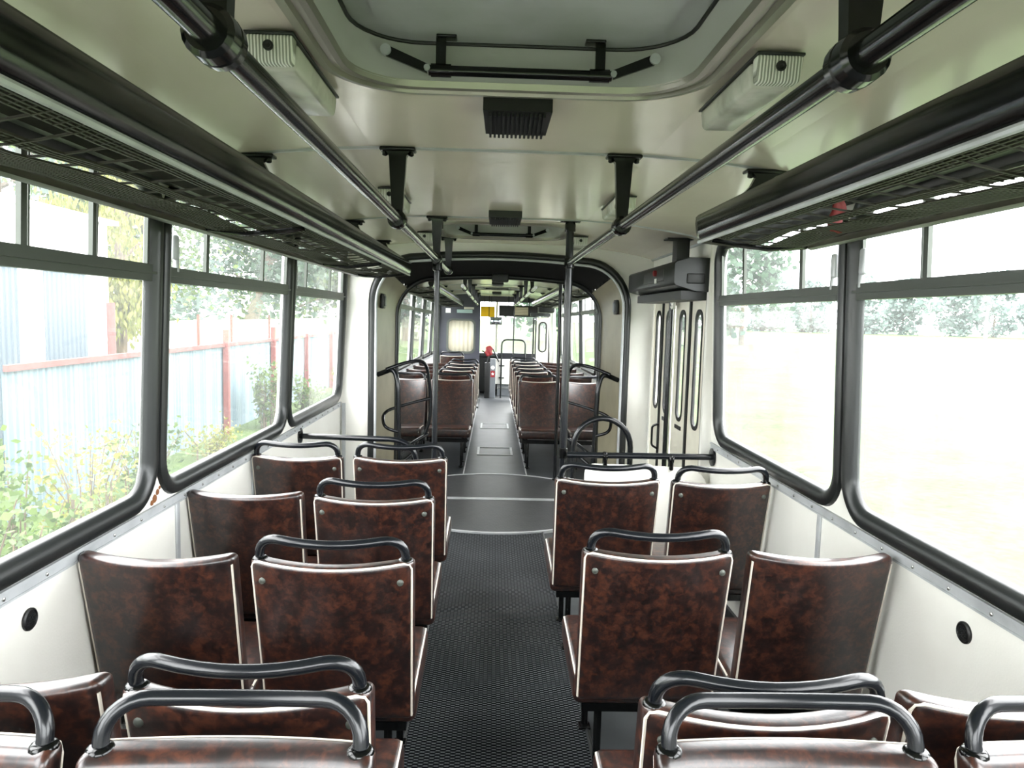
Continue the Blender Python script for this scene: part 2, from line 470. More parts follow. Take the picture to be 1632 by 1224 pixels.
WN = [0]
def window(side, ya, yb, bars=(.33, 1.0), detail=True, latch=None):
    WN[0] += 1
    w = struct('window_%d' % WN[0])
    P = lambda off: (lambda y, z: (wx(side, z, off), y, z))
    # rubber surround: stacked rings make a rounded section
    mb = MB()
    k = 8
    def loop(d): return rrect(ya + .003 + d, yb - .003 - d, .866 + d, 1.970 - d, max(.02, .155 - d), k)
    prof = [(.0, .0), (.004, .014), (.02, .022), (.042, .018), (.060, .004), (.064, -.006), (.065, -.020)]
    L_ = [loop(d) for d, _ in prof]; n = len(L_[0])
    V = []; F = []
    for (d, off), lp in zip(prof, L_):
        V += [P(off)(*p) for p in lp]
    for i in range(len(prof) - 1):
        for a in range(n):
            b = (a + 1) % n
            F.append((i * n + a, i * n + b, (i + 1) * n + b, (i + 1) * n + a))
    mb.add(V, F)
    obj('rubber_surround', mb, rubber, w)
    g0, g1 = ya + .069, yb - .069
    # sash rail with its drip ledge
    mb = MB()
    mb.prism([(g0 - .02, 1.612), (g1 + .02, 1.612), (g1 + .02, 1.665), (g0 - .02, 1.665)], P(.006), P(-.022))
    mb.prism([(g0 - .02, 1.634), (g1 + .02, 1.634), (g1 + .02, 1.642), (g0 - .02, 1.642)], P(.016), P(.005))
    obj('sash_rail', mb, sash_m, w)
    # top and side aluminium channel of the sliding lights
    if detail:
        mb = MB()
        for yy in (g0 + .004, g1 - .016):
            mb.prism([(yy, 1.66), (yy + .012, 1.66), (yy + .012, 1.91), (yy, 1.91)], P(.0), P(-.011))
        mb.prism([(g0 + .02, 1.898), (g1 - .02, 1.898), (g1 - .02, 1.908), (g0 + .02, 1.908)], P(.0), P(-.011))
        obj('channel', mb, sash_m, w)
    for i, b in enumerate(bars):
        mb = MB()
        y = g0 + b
        wd = .022 if i == 0 else .018
        mb.prism([(y, 1.66), (y + wd, 1.66), (y + wd, 1.905), (y, 1.905)], P(.002), P(-.011))
        mb.prism([(y + wd + .012, 1.66), (y + wd + .018, 1.66), (y + wd + .018, 1.905), (y + wd + .012, 1.905)], P(-.003), P(-.011))
        obj('sash_bar', mb, sash_m, w)
    if latch:
        mb = MB(); y = latch
        mb.rbox((.02, .034, .085), .008, (1, 1, 1), (wx(side, 1.74, -.002), y, 1.735))
        mb.rbox((.016, .02, .05), .005, (1, 1, 1), (wx(side, 1.68, -.002), y + .012, 1.675))
        obj('latch', mb, alu, w)
    mb = MB()
    lo = rrect(g0 - .004, g1 + .004, .931, 1.64, .09, 6)
    mb.prism(lo, P(-.012), P(-.017))
    obj('lower_pane', mb, glass, w)
    mb = MB(); mb.prism([(g0 - .004, 1.64), (g1 + .004, 1.64), (g1 + .004, 1.908), (g0 - .004, 1.908)], P(-.012), P(-.017))
    obj('upper_pane', mb, glass, w)
    return w

# rear section shell
mb = MB(); mb.box((XC - 1.23, -1.0, -.06), (XC + 1.23, 5.42, 0))
tag(obj('floor', mb, lino), kind='structure')
HATCH1, HATCH2 = (.93, 1.80), (4.16, 5.05)
build_ceiling('ceiling', -1.0, 5.42, [HATCH1, HATCH2])
LW = [(-.64, .89), (.89, 2.42), (2.42, 3.955), (3.955, 5.375)]
RW = [(-.64, .89), (.89, 2.42), (2.42, 3.87)]
side_wall('wall_left', -1, -1.0, 5.42, LW)
side_wall('wall_right', 1, -1.0, 5.42, RW, [(3.985, 5.37, 1.72)])
window(-1, *LW[0], detail=False)
window(-1, *LW[1], bars=(.76, 1.06))
window(-1, *LW[2], bars=(.31, .985), latch=2.535)
window(-1, *LW[3], bars=(.24, .86), latch=4.05)
window(1, *RW[0], detail=False)
window(1, *RW[1], bars=(1.02, .36), latch=2.33)
window(1, *RW[2], bars=(.30, .955), latch=2.53)
# rear wall behind the viewer with the back window
mb = MB()
mb.ring(rect_for(XC - 1.2, XC + 1.2, 0, 2.08), rrect(XC - 1.0, XC + 1.0, .95, 1.85, .12), lambda a, b: (a, -1.0, b), lambda a, b: (a, -1.05, b))
tag(obj('wall_rear', mb, cream), kind='structure')
w = struct('window_20')
mb = MB(); mb.prism(rrect(XC - 1.02, XC + 1.02, .93, 1.87, .13), lambda a, b: (a, -1.02, b), lambda a, b: (a, -1.026, b)); obj('pane', mb, glass, w)
mb = MB(); mb.ring(rrect(XC - 1.04, XC + 1.04, .91, 1.89, .14), rrect(XC - .97, XC + .97, .98, 1.82, .1), lambda a, b: (a, -1.01, b), lambda a, b: (a, -.98, b)); obj('rubber_surround', mb, rubber, w)

# belt rails with rivets, panel battens, ceiling seams
TR = [0]
def trim(mb, m, rivets=None):
    TR[0] += 1
    o = tag(obj('trim_%d' % TR[0], mb, m), kind='structure')
    if rivets: obj('rivet_row', rivets, steel, o)
    return o
for side, y1 in ((-1, 5.38), (1, 3.93)):
    mb = MB(); rv = MB()
    P = lambda off: (lambda y, z: (wx(side, z, off), y, z))
    mb.prism([(-.9, .826), (y1, .826), (y1, .862), (-.9, .862)], P(.006), P(-.002))
    mb.prism([(-.9, .852), (y1, .852), (y1, .862), (-.9, .862)], P(.011), P(.004))
    mb.prism([(-.9, .826), (y1, .826), (y1, .832), (-.9, .832)], P(.009), P(.004))
    y = .5
    while y < y1:
        rv.lathe([(.0055, 0), (.005, side * -.003), (.002, side * -.0045)], (wx(side, .842, .006), y, .842), 'X', 8); y += .165
    trim(mb, alu, rv)
for side, y in ((-1, 2.59), (-1, 3.415), (1, 2.585), (-1, 1.0), (1, 1.0)):
    mb = MB(); x = wx(side, .4)
    mb.rbox((.01, .028, .74), .004, (1, 1, 2), (x - side * .003, y, .46))
    trim(mb, alu)
def seam(y, w=.022, mm=None, t=.006):
    mb = MB()
    pts = [(XC + x, z) for x, z in CP]
    poly = [(x, z) for x, z in pts] + [(x, z - t) for x, z in reversed(pts)]
    n = len(pts)
    V = []; F = []
    for (x, z) in pts:
        V += [(x, y - w / 2, z), (x, y - w / 2 + .004, z - t), (x, y + w / 2 - .004, z - t), (x, y + w / 2, z)]
    for i in range(n - 1):
        for k in range(3):
            F.append((i * 4 + k, i * 4 + k + 1, (i + 1) * 4 + k + 1, (i + 1) * 4 + k))
    mb.add(V, F)
    trim(mb, mm or alu)
for y in (.85, 2.39, 4.0): seam(y)
for side in (-1, 1):          # cove bead between wall and ceiling
    mb = MB(); mb.tube([(wx(side, 1.975, .008), -1, 1.972), (wx(side, 1.975, .008), 5.4, 1.972)], .011, 8)
    trim(mb, alu)
for side, y1 in ((-1, 5.2), (1, 2.5)):
    mb = MB(); P = lambda off: (lambda y, z: (wx(side, z, off), y, z))
    mb.prism([(-.9, 1.926), (y1, 1.926), (y1, 1.968), (-.9, 1.968)], P(.045), P(.012)); trim(mb, plastic)
for side in (-1, 1):
    mb = MB(); mb.box((XC + side * 1.18 - .004 - (.012 if side > 0 else 0), -.9, 0), (XC + side * 1.18 + .004 + (.012 if side < 0 else 0), 5.38 if side < 0 else 3.93, .09))
    tag(obj('baseboard_left' if side < 0 else 'baseboard_right', mb, rubber), kind='structure')

# ------------------------------------------------------------------ aisle mat, turntable
mb = MB()
V = [(XC - .345, -.9), (XC + .345, -.9), (XC + .345, 4.93), (XC - .345, 4.93)]
n = 12
pts = [(XC - .33, -.9), (XC + .33, -.9)] + [(XC + .33 - .66 * i / n, 5.875 - math.sqrt(.955 ** 2 - (.33 - .66 * i / n) ** 2)) for i in range(n + 1)]
mb.prism(pts, lambda a, b: (a, b, .0), lambda a, b: (a, b, .008))
o = obj('aisle_mat', mb, aisle_m); tag(o, 'perforated grey rubber runner along the rear aisle floor', 'mat')
for s in (-1, 1):
    eb = MB(); eb.tube([(XC + s * .335, -.9, .005), (XC + s * .335, 4.98, .005)], .009, 8); obj('edge_bead', eb, rubber, o)

t = thing('turntable_plate', 'round grey metal turntable plate on the floor where the two bus halves join', 'floor plate', (XC, 5.875, 0))
C0 = (XC, 5.875)
def half_disc(sgn):
    pts = []
    for i in range(33):
        a = PI * i / 32
        x = .93 * math.cos(a); y = sgn * (.018 + math.sqrt(max(0, .93 ** 2 - x * x)) * (1 - .018 / .93))
        pts.append((C0[0] + x, C0[1] + y))
    return pts if sgn > 0 else pts[::-1]
for sgn in (-1, 1):
    mb = MB(); mb.prism(half_disc(sgn), lambda a, b: (a, b, 0.001), lambda a, b: (a, b, .016)); obj('plate_half', mb, mat_grey, t)
mb = MB(); ring_o = [(C0[0] + .955 * math.cos(2 * PI * i / 64), C0[1] + .955 * math.sin(2 * PI * i / 64)) for i in range(64)]
ring_i = [(C0[0] + .93 * math.cos(2 * PI * i / 64), C0[1] + .93 * math.sin(2 * PI * i / 64)) for i in range(64)]
mb.ring(ring_o, ring_i, lambda a, b: (a, b, 0.001), lambda a, b: (a, b, .02)); obj('rim', mb, alu, t, label='lighter metal rim')
for dy in (-.019, .019):
    mb = MB(); mb.box((XC - .9, C0[1] + dy - .011, .002), (XC + .9, C0[1] + dy + .011, .02)); obj('joint_strip', mb, alu, t, label='bright metal joint strip')

# ------------------------------------------------------------------ seats
def bend_back(p):
    x, y, z = p
    v = (z - .33) / .525
    c = max(0, 1 - (x / .222) ** 2)
    yy = y - .11 * v - .040 * max(0, v) * c
    zz = z - .015 * max(0, v) ** 3 * c
    return (x * (1 + .03 * (v - .5)), yy, zz)
def build_seat(handle, side, W, legs=True, top_pipe=True):
    hw = W / 2
    root = thing('bus_seat', 'x', 'seat', (0, 0, 0), local=True)
    mb = MB(); mb.rbox((W, .06, .525), .02, (10, 1, 10), (0, .03, .5925), bend_back, k=3)
    back = obj('backrest', mb, vinyl, root, smooth=60)
    pm = MB(); r = .020; q = r * .30
    xs = hw - q; ys = 0 + q; zt = .855 - q; zb = .345
    path = [(-xs, ys, zb + (zt - zb - .02) * i / 8) for i in range(9)]
    if top_pipe:
        path += [(-xs + .006, ys, zt - .006)] + [(-xs + .02 + (2 * xs - .04) * i / 10, ys, zt) for i in range(11)] + [(xs - .006, ys, zt - .006)]
        path += [(xs, ys, zt - .02 - (zt - .02 - zb) * i / 8) for i in range(9)]
        pm.tube([bend_back(p) for p in path], .0036, 6)
    else:
        pm.tube([bend_back(p) for p in path], .0036, 6)
        p2 = MB(); p2.tube([bend_back((-a, b, c)) for a, b, c in path], .0036, 6)
        obj('piping', p2, white_pipe, back, label='white piping')
    obj('piping', pm, white_pipe, back, label='white piping')
    if handle:
        for s in (-1, 1):
            bm_ = MB(); p = bend_back((s * (hw - .035), .0, .795))
            bm_.lathe([(.0095, .001), (.0095, -.003), (.006, -.005), (.001, -.0055)], p, 'Y', 10)
            obj('bolt', bm_, sash_m, back)
    # cushion
    def cush(p):
        x, y, z = p
        u = (y - .05) / .43
        return (x, y, z + .03 * u + .012 * (1 - (x / .225) ** 2) * (1 if z > .33 else 0) * math.sin(PI * min(1, max(0, u))))
    mb = MB(); mb.rbox((W - .003, .43, .10), .026, (6, 6, 1), (0, .265, .335), cush, k=3)
    cu = obj('cushion', mb, vinyl, root, smooth=60)
    e = hw - .010; zt = .385 - .008
    for sg in (-1, 1):
        pm = MB(); pm.tube([cush((sg * e, .075 + .385 * i / 8, zt)) for i in range(9)] + [cush((sg * (e - .012), .473, zt - .006)), cush((sg * (e - .014), .478, zt - .05))], .0036, 6)
        obj('piping', pm, white_pipe, cu, label='white piping')
    if handle:
        hx, ra, zt = hw - .024, .062, .926
        half = [(hx, .825), (hx, .85)] + [(hx - ra + ra * math.cos(PI / 2 * i / 7), zt - ra + ra * math.sin(PI / 2 * i / 7)) for i in range(8)]
        prof = [(-x, z) for x, z in half] + [((hx - ra) * (-1 + 2 * i / 8), zt) for i in range(1, 8)] + half[::-1]
        mb = MB(); mb.tube([bend_back((x, .03, z)) for x, z in prof], .0128, 12)
        h = obj('grab_handle', mb, paint, root, smooth=60, label='dark painted grab handle')
        for s in (-1, 1):
            mb = MB(); p = bend_back((s * hx, .03, .848))
            mb.lathe([(.021, -.006), (.022, .003), (.019, .008), (.014, .010)], p, 'Z', 14)
            obj('collar', mb, paint2, h)
    mb = MB()
    mb.box((-.19, .06, .262), (.19, .09, .29)); mb.box((-.19, .40, .262), (.19, .43, .30)); mb.box((side * .17 - .015, .06, .262), (side * .17 + .015, .43, .29))
    mb.box((side * -.17 - .015, .06, .262), (side * -.17 + .015, .43, .29))
    obj('seat_frame', mb, paint2, root)
    if legs:
        for y in (.1, .40):
            mb = MB(); mb.rbox((.024, .024, .272), .005, (1, 1, 1), (side * .13, y, .136)); mb.rbox((.045, .045, .010), .003, (1, 1, 1), (side * .13, y, .013))
            obj('leg', mb, paint2, root)
    return root
PROTO = {}
USED = set()
def seat(x, ytop, facing, handle, side, label, group, dz=0.0, pipe=True):
    W = .442 if abs(x - XC) < .6 else .422
    """ytop: Y of the top rear edge; facing +1 forward, -1 rearward; side: aisle side in world X"""
    ls = side * facing
    key = (handle, ls, pipe, W)
    if key not in PROTO: PROTO[key] = build_seat(handle, ls, W, top_pipe=pipe)
    o = PROTO[key] if key not in USED else copy_tree(PROTO[key])
    USED.add(key)
    loc = (x, ytop + facing * .11, dz)
    o.matrix_world = CUR[0] @ Matrix.Translation(loc) @ Matrix.Rotation(0 if facing > 0 else PI, 4, 'Z')
    o['label'] = label; o['group'] = group
    return o
GR = 'brown vinyl seats in the rear half of the bus'
LA, LWN, RA, RWN = -.428, -.912, .503, .99
seat(-.392, 1.095, -1, True, 1, 'brown seat facing the camera left of the aisle, nearest row, tall arched handle', GR)
seat(-.872, 1.10, -1, True, 1, 'brown seat facing the camera in the bottom left corner, only handle end and edge visible', GR)
seat(LA, 1.24, 1, True, 1, 'brown seat with handle left of the aisle, back to back with the nearest row', GR)
seat(LWN, 1.27, 1, False, 1, 'brown seat with worn stitched top at the bottom left, beside the window wall', GR, pipe=False)
seat(LA, 1.93, 1, True, 1, 'brown seat with handle left of the aisle, second forward facing row', GR)
seat(-.915, 1.95, 1, False, 1, 'brown seat without handle against the left wall just past the wall speaker', GR, pipe=False)
seat(LA, 2.62, 1, True, 1, 'brown seat with handle left of the aisle, third forward facing row', GR)
seat(-.915, 2.66, 1, False, 1, 'brown seat without handle against the left wall under the first window pillar', GR, pipe=False)
seat(LA, 3.37, 1, True, 1, 'brown seat with handle left of the aisle, last row before the turntable', GR)
seat(LWN, 3.37, 1, True, 1, 'brown window seat with handle, last row on the left before the turntable', GR)
seat(.495, 1.105, -1, True, -1, 'brown seat facing the camera right of the aisle, nearest row, tall arched handle', GR)
seat(.982, 1.105, -1, True, -1, 'brown seat facing the camera in the bottom right corner, handle cut by the edge', GR)
seat(RA, 1.20, 1, True, -1, 'brown seat with handle right of the aisle, back to back with the nearest row', GR)
seat(RWN, 1.24, 1, False, -1, 'brown seat without handle at the bottom right, beside the window wall', GR)
seat(RA, 2.05, 1, True, -1, 'brown seat with handle right of the aisle, second forward facing row', GR)
seat(RWN, 2.05, 1, False, -1, 'brown seat with torn pale top against the right wall near the wall speaker', GR, pipe=False)
seat(RA, 3.0, 1, True, -1, 'brown seat with handle right of the aisle, in front of the white partition', GR)
seat(RWN, 2.99, 1, True, -1, 'brown window seat with handle at the right wall, in front of the white partition', GR)

# ------------------------------------------------------------------ hand rails, poles
def hanger(parent, x, y, zc, ztube, r=.019):
    """ceiling bracket: flange, tapering blade and clamp round the rail"""
    mb = MB()
    mb.rbox((.115, .05, .012), .005, (1, 1, 1), (x, y, zc - .008))
    for s in (-1, 1): mb.lathe([(.009, 0), (.009, -.012), (.004, -.015)], (x + s * .042, y, zc - .013), 'Z', 8)
    V = []
    for z, w_, d in ((zc - .01, .040, .016), (zc - .03, .028, .013), (ztube + .03, .018, .012), (ztube + .005, .018, .012)):
        V += [(x - w_, y - d, z), (x + w_, y - d, z), (x + w_, y + d, z), (x - w_, y + d, z)]
    F = [(3, 2, 1, 0)]
    for i in range(3):
        for k in range(4): F.append((i * 4 + k, i * 4 + (k + 1) % 4, i * 4 + 4 + (k + 1) % 4, i * 4 + 4 + k))
    F.append((12, 13, 14, 15)); mb.add(V, F)
    h = obj('hanger', mb, paint2, parent)
    mb = MB(); mb.lathe([(.024, -.026), (.030, -.02), (.031, 0), (.027, .003), (.031, .006), (.030, .022), (.024, .028)], (x, y, ztube), 'Y', 18)
    obj('clamp', mb, paint2, h)
ZR = 1.832
def rail_thing(label, x, ya, yb, hang, r=.0175, stub=None):
    t = thing('hand_rail', label, 'hand rail', (x, (ya + yb) / 2, ZR), group=None)
    mb = MB(); mb.tube([(x, ya, ZR), (x, yb, ZR)], r, 14); obj('rail', mb, paint2, t, smooth=60)
    for y in hang: hanger(t, x, y, ceil_z(x), ZR)
    return t
lr = rail_thing('black overhead hand rail left of the aisle, rear half, on ceiling hangers', -.32, -.8, 5.06, (-.7, .85, 2.39, 4.0, 5.03))
rr = rail_thing('black overhead hand rail right of the aisle, rear half, on ceiling hangers', .41, -.8, 3.99, (-.7, .85, 2.39))

def floor_pole(label, x, y, ztop, clampz, r=.0185, thin=False):
    t = thing('floor_pole', label, 'pole', (x, y, 0))
    mb = MB(); mb.tube([(x, y, .0), (x, y, ztop)], r, 14); obj('tube', mb, paint, t, smooth=60)
    mb = MB(); mb.rbox((.11, .055, .012), .005, (1, 1, 1), (x, y, ztop - .004)); mb.lathe([(.03, -.06), (.03, -.02), (.022, 0)], (x, y, ztop), 'Z', 14); obj('ceiling_flange', mb, paint2, t)
    mb = MB(); mb.lathe([(.045, 0.001), (.045, .008), (.026, .014), (.024, .03)], (x, y, 0), 'Z', 16); obj('floor_flange', mb, paint2, t)
    for z in clampz:
        mb = MB(); mb.lathe([(.022, -.03), (.027, -.025), (.027, .025), (.022, .03)], (x, y, z), 'Z', 16); obj('clamp', mb, paint2, t)
    return t
floor_pole('dark floor to ceiling pole left of the aisle beside the left guard rail', -.32, 4.06, ceil_z(-.32), (1.80,), r=.0155)
floor_pole('dark floor to ceiling pole right of the aisle at the end of the white partition', .41, 4.03, ceil_z(.41), (1.83, .765), r=.0215)

# partition on the right before the door
t = thing('door_partition', 'white panel hung under a dark wall rail before the folding door on the right', 'partition', (.9, 3.95, 0))
mb = MB(); mb.tube([(.43, 3.99, .762), (1.215, 3.89, .785)], .0175, 12)
mb.lathe([(.012, -.004), (.05, -.004), (.05, -.012), (.02, -.016)], (1.227, 3.888, .785), 'X', 16)
obj('rail', mb, paint, t, smooth=60)
mb = MB()
def ptn(a, b): return (a, 3.985 - (a - .43) * .127, b)
poly = [(.53, .03), (1.20, .03), (1.20, .60)] + [(1.20 - .12 + .12 * math.cos(PI / 2 * i / 6), .60 + .12 * math.sin(PI / 2 * i / 6)) for i in range(1, 7)] + [(.53 + .06 - .06 * math.sin(PI / 2 * i / 5), .66 + .06 * math.cos(PI / 2 * i / 5)) for i in range(6)]
mb.prism(poly, lambda a, b: ptn(a, b), lambda a, b: (ptn(a, b)[0], ptn(a, b)[1] + .012, b))
obj('panel', mb, panel_w, t, label='white partition panel')
for x in (.64, 1.0):
    mb = MB(); y = ptn(x, 0)[1]; mb.rbox((.022, .05, .085), .008, (1, 1, 1), (x, y + .006, .745)); mb.lathe([(.024, -.012), (.024, .012)], (x, y + .004, .763), 'X', 12); obj('clip', mb, paint2, t)
# guard rail on the left
t = thing('guard_rail', 'dark tube rail from the left wall bending down to the floor before the turntable', 'guard rail', (-.42, 4.25, 0))
mb = MB(); mb.tube(fillet([(-1.125, 4.26, .79), (-.44, 4.20, .79), (-.42, 4.34, .0)], [0, .16, 0], 8), .0165, 12); obj('tube', mb, paint, t, smooth=60)
mb = MB(); mb.lathe([(.012, .004), (.05, .004), (.05, .012), (.02, .02)], (-1.137, 4.26, .79), 'X', 16); obj('wall_flange', mb, paint2, t)
mb = MB(); mb.lathe([(.04, .001), (.04, .01), (.02, .014)], (-.42, 4.34, 0), 'Z', 14); obj('floor_flange', mb, paint2, t)
# round hoop at the right
t = thing('round_hoop', 'round dark tube hoop standing behind the white partition by the gangway', 'hoop', (.72, 4.6, 0))
cx_, r_ = .72, .185
pts = [(cx_ - r_, 4.6, .0), (cx_ - r_, 4.6, .70)] + [(cx_ - r_ * math.cos(PI * i / 14), 4.6, .70 + r_ * 1.02 * math.sin(PI * i / 14)) for i in range(1, 14)] + [(cx_ + r_, 4.6, .70), (cx_ + r_, 4.6, .0)]
mb = MB(); mb.tube(pts, .0185, 12); obj('tube', mb, paint, t, smooth=60)
for s in (-1, 1):
    mb = MB(); mb.lathe([(.04, .001), (.04, .01), (.02, .014)], (cx_ + s * r_, 4.6, 0), 'Z', 14); obj('foot', mb, paint2, t)

# guard loops in the gangway
def guard_loop(s, label):
    X = lambda x: XC + s * x
    t = thing('gangway_guard', label, 'guard rail', (X(.78), 5.62, 0))
    mb = MB(); mb.tube(fillet([(X(.74), 5.5, .02), (X(.765), 5.5, 1.0), (X(.80), 5.52, 1.11), (X(.93), 5.56, 1.055)], .11, 8), .019, 12); obj('near_post', mb, paint, t, smooth=60)
    mb = MB(); mb.tube(fillet([(X(.86), 5.52, 1.10), (X(.70), 5.6, 1.16), (X(.575), 5.75, 1.16), (X(.535), 5.8, .85), (X(.55), 5.8, .62), (X(.66), 5.78, .42), (X(.74), 5.7, .36)], .12, 8), .0135, 12); obj('bent_bar', mb, paint, t, smooth=60)
    mb = MB(); mb.tube(fillet([(X(.535), 5.8, .855), (X(.70), 5.72, .82), (X(.90), 5.6, .76), (X(.86), 5.45, .66), (X(.75), 5.5, .62)], .12, 8), .0125, 12); obj('middle_ring', mb, paint, t, smooth=60)
    mb = MB(); mb.tube(fillet([(X(.76), 5.5, .44), (X(.68), 5.7, .50), (X(.56), 5.8, .56)], .1, 8), .0125, 12); obj('lower_bar', mb, paint, t, smooth=60)
    mb = MB(); mb.lathe([(.04, .017), (.04, .026), (.02, .03)], (X(.74), 5.5, 0), 'Z', 14); obj('foot', mb, paint2, t)
guard_loop(-1, 'bent dark tube guard on the left side of the gangway')
guard_loop(1, 'bent dark tube guard on the right side of the gangway')

# ------------------------------------------------------------------ luggage racks
def rack(label, side, ya, yb, hang, dx=.026, drop=0.0, round_end=True, endhang=True):
    """front tube at .667 from the centre line, net slung back to the wall above the windows"""
    X = lambda a: XC + side * a
    t = thing('luggage_rack', label, 'luggage rack', (X(.9), (ya + yb) / 2, 1.8))
    zt = 1.835
    mb = MB()
    prof = [(-.030, .052), (-.012, .060), (.008, .055), (.024, .030), (.026, 0), (.016, -.024), (-.004, -.032), (-.02, -.024), (-.027, 0), (-.031, .03)]
    V = []; F = []
    ys = [ya] + [ya + (yb - ya) * i / 6 for i in range(1, 6)] + [yb - .05, yb - .015, yb]
    sc = [1] * 7 + [1, .93, .7][-2:]
    sc = [1] * (len(ys) - 2) + [.94, .72]
    n = len(prof)
    for y, k in zip(ys, sc):
        V += [(X(.667 + a * k), y, zt + b * k) for a, b in prof]
    for i in range(len(ys) - 1):
        for k in range(n): F.append((i * n + k, i * n + (k + 1) % n, (i + 1) * n + (k + 1) % n, (i + 1) * n + k))
    F += [tuple(range(n)), tuple((len(ys) - 1) * n + k for k in range(n))[::-1]]
    mb.add(V, F); obj('front_rail', mb, paint2, t, smooth=70)
    mb = MB(); mb.tube([(X(.655), ya, zt - .034), (X(.655), yb - .01, zt - .034)], .007, 8); obj('edge_strip', mb, alu, t, label='bright edge strip')
    # net cross-section
    sect = [(.66, 1.808), (.74, 1.798), (.84, 1.788), (.95, 1.786), (1.03, 1.80), (1.09, 1.845)]
    def sag(y): return .008 * math.sin(y * 4.1) + .005 * math.sin(y * 9.7)
    mb = MB()
    ye = yb - .14
    def zat(a): return float(np.interp(a, [q[0] for q in sect], [q[1] for q in sect]))
    def pt(a, y): return (X(a), y + .012 * math.sin(a * 9), zat(a) + sag(y) * math.sin(PI * (a - .66) / .43))
    bands = ((.662, .712), (.79, .818), (.856, .975))
    y = ya; q = 0
    while y <= ye:
        if q % 4 == 0: mb.tube([pt(.66 + .43 * i / 8, y) for i in range(9)], .0030, 3, caps=False)
        else:
            for (b0, b1) in bands: mb.tube([pt(b0 + (b1 - b0) * i / 2, y) for i in range(3)], .0024, 3, caps=False)
        y += dx; q += 1
    for (b0, b1) in bands:
        NL = max(3, round((b1 - b0) / .0105))
        for j in range(NL + 1):
            a = b0 + (b1 - b0) * j / NL
            m = max(6, int((ye - ya) / .25))
            mb.tube([pt(a, ya + (ye - ya) * i / m) for i in range(m + 1)], .0034, 3, caps=False)
    obj('net', mb, net_m, t, label='slung cord net')
    # solid back lip and curved end
    mb = MB()
    V = []; F = []
    lip = [(.985, 1.778), (1.0, 1.772), (1.035, 1.782), (1.04, 1.80), (1.03, 1.808), (.99, 1.792)]
    ys = [ya, yb - .3, yb - .12]
    nn = len(lip)
    for y in ys: V += [(X(a), y, z) for a, z in lip]
    for i in range(len(ys) - 1):
        for k in range(nn): F.append((i * nn + k, i * nn + (k + 1) % nn, (i + 1) * nn + (k + 1) % nn, (i + 1) * nn + k))
    F += [tuple(range(nn)), tuple(2 * nn + k for k in range(nn))[::-1]]
    mb.add(V, F); obj('back_rail', mb, mesh_rail, t, smooth=60)
    mb = MB()
    pts = [(X(.655), yb - .02, zt - .03), (X(.75), yb - .02, 1.797), (X(.86), yb - .03, 1.785), (X(.96), yb - .07, 1.782), (X(1.02), yb - .14, 1.79)]
    mb.tube(fillet(pts, .08, 4), .009, 8)
    obj('end_bar', mb, mesh_rail, t)
    for y in hang:
        zc = ceil_z(X(.80))
        mb = MB()
        mb.rbox((.15, .05, .012), .005, (1, 1, 1), (X(.835), y, zc - .012))
        for k in (-.055, .055): mb.lathe([(.010, 0), (.010, -.014), (.005, -.017)], (X(.835 + k), y, zc - .016), 'Z', 8)
        V = []
        for z, c, w_ in ((zc - .012, .835, .055), (zc - .03, .825, .03), (zc - .06, .80, .02), (1.93, .76, .019), (1.885, .70, .02), (1.862, .672, .022)):
            V += [(X(c - w_), y - .012, z), (X(c + w_), y - .012, z), (X(c + w_), y + .012, z), (X(c - w_), y + .012, z)]
        F = [(3, 2, 1, 0)]
        for i in range(5):
            for k in range(4): F.append((i * 4 + k, i * 4 + (k + 1) % 4, i * 4 + 4 + (k + 1) % 4, i * 4 + 4 + k))
        F.append((20, 21, 22, 23)); mb.add(V, F)
        obj('hanger', mb, paint2, t)
        mb = MB()   # sloping arm under the net
        mb.tube([(X(.67), y + .02, 1.80), (X(.86), y + .02, 1.774), (X(1.02), y + .02, 1.79), (X(1.10), y + .02, 1.86)], .009, 6)
        obj('net_arm', mb, paint2, t)
    return t
rack('long net luggage rack above the left windows of the rear half', -1, -.8, 5.22, (-.6, .85, 2.39, 4.0, 5.03))
rack('net luggage rack above the right windows of the rear half, ending before the door', 1, -.8, 2.52, (-.6, .85, 2.39))
# red rag hanging through the right net
mb = MB()
V = []; F = []
for i in range(7):
    for j in range(4):
        a = i / 6; b = j / 3
        V.append((XC + .895 + .05 * b + .012 * math.sin(6 * a), 2.05 + .03 * b + .015 * math.sin(5 * a + b), 1.885 - .095 * a + .008 * math.sin(9 * b)))
for i in range(6):
    for j in range(3):
        F.append((i * 4 + j, i * 4 + j + 1, i * 4 + j + 5, i * 4 + j + 4))
mb.add(V, F)
o = obj('red_rag', mb, redcloth, base=(XC + .9, 2.06, 1.8)); tag(o, 'small dark red rag caught in the right luggage net', 'rag')
md = o.modifiers.new('thick', 'SOLIDIFY'); md.thickness = .006

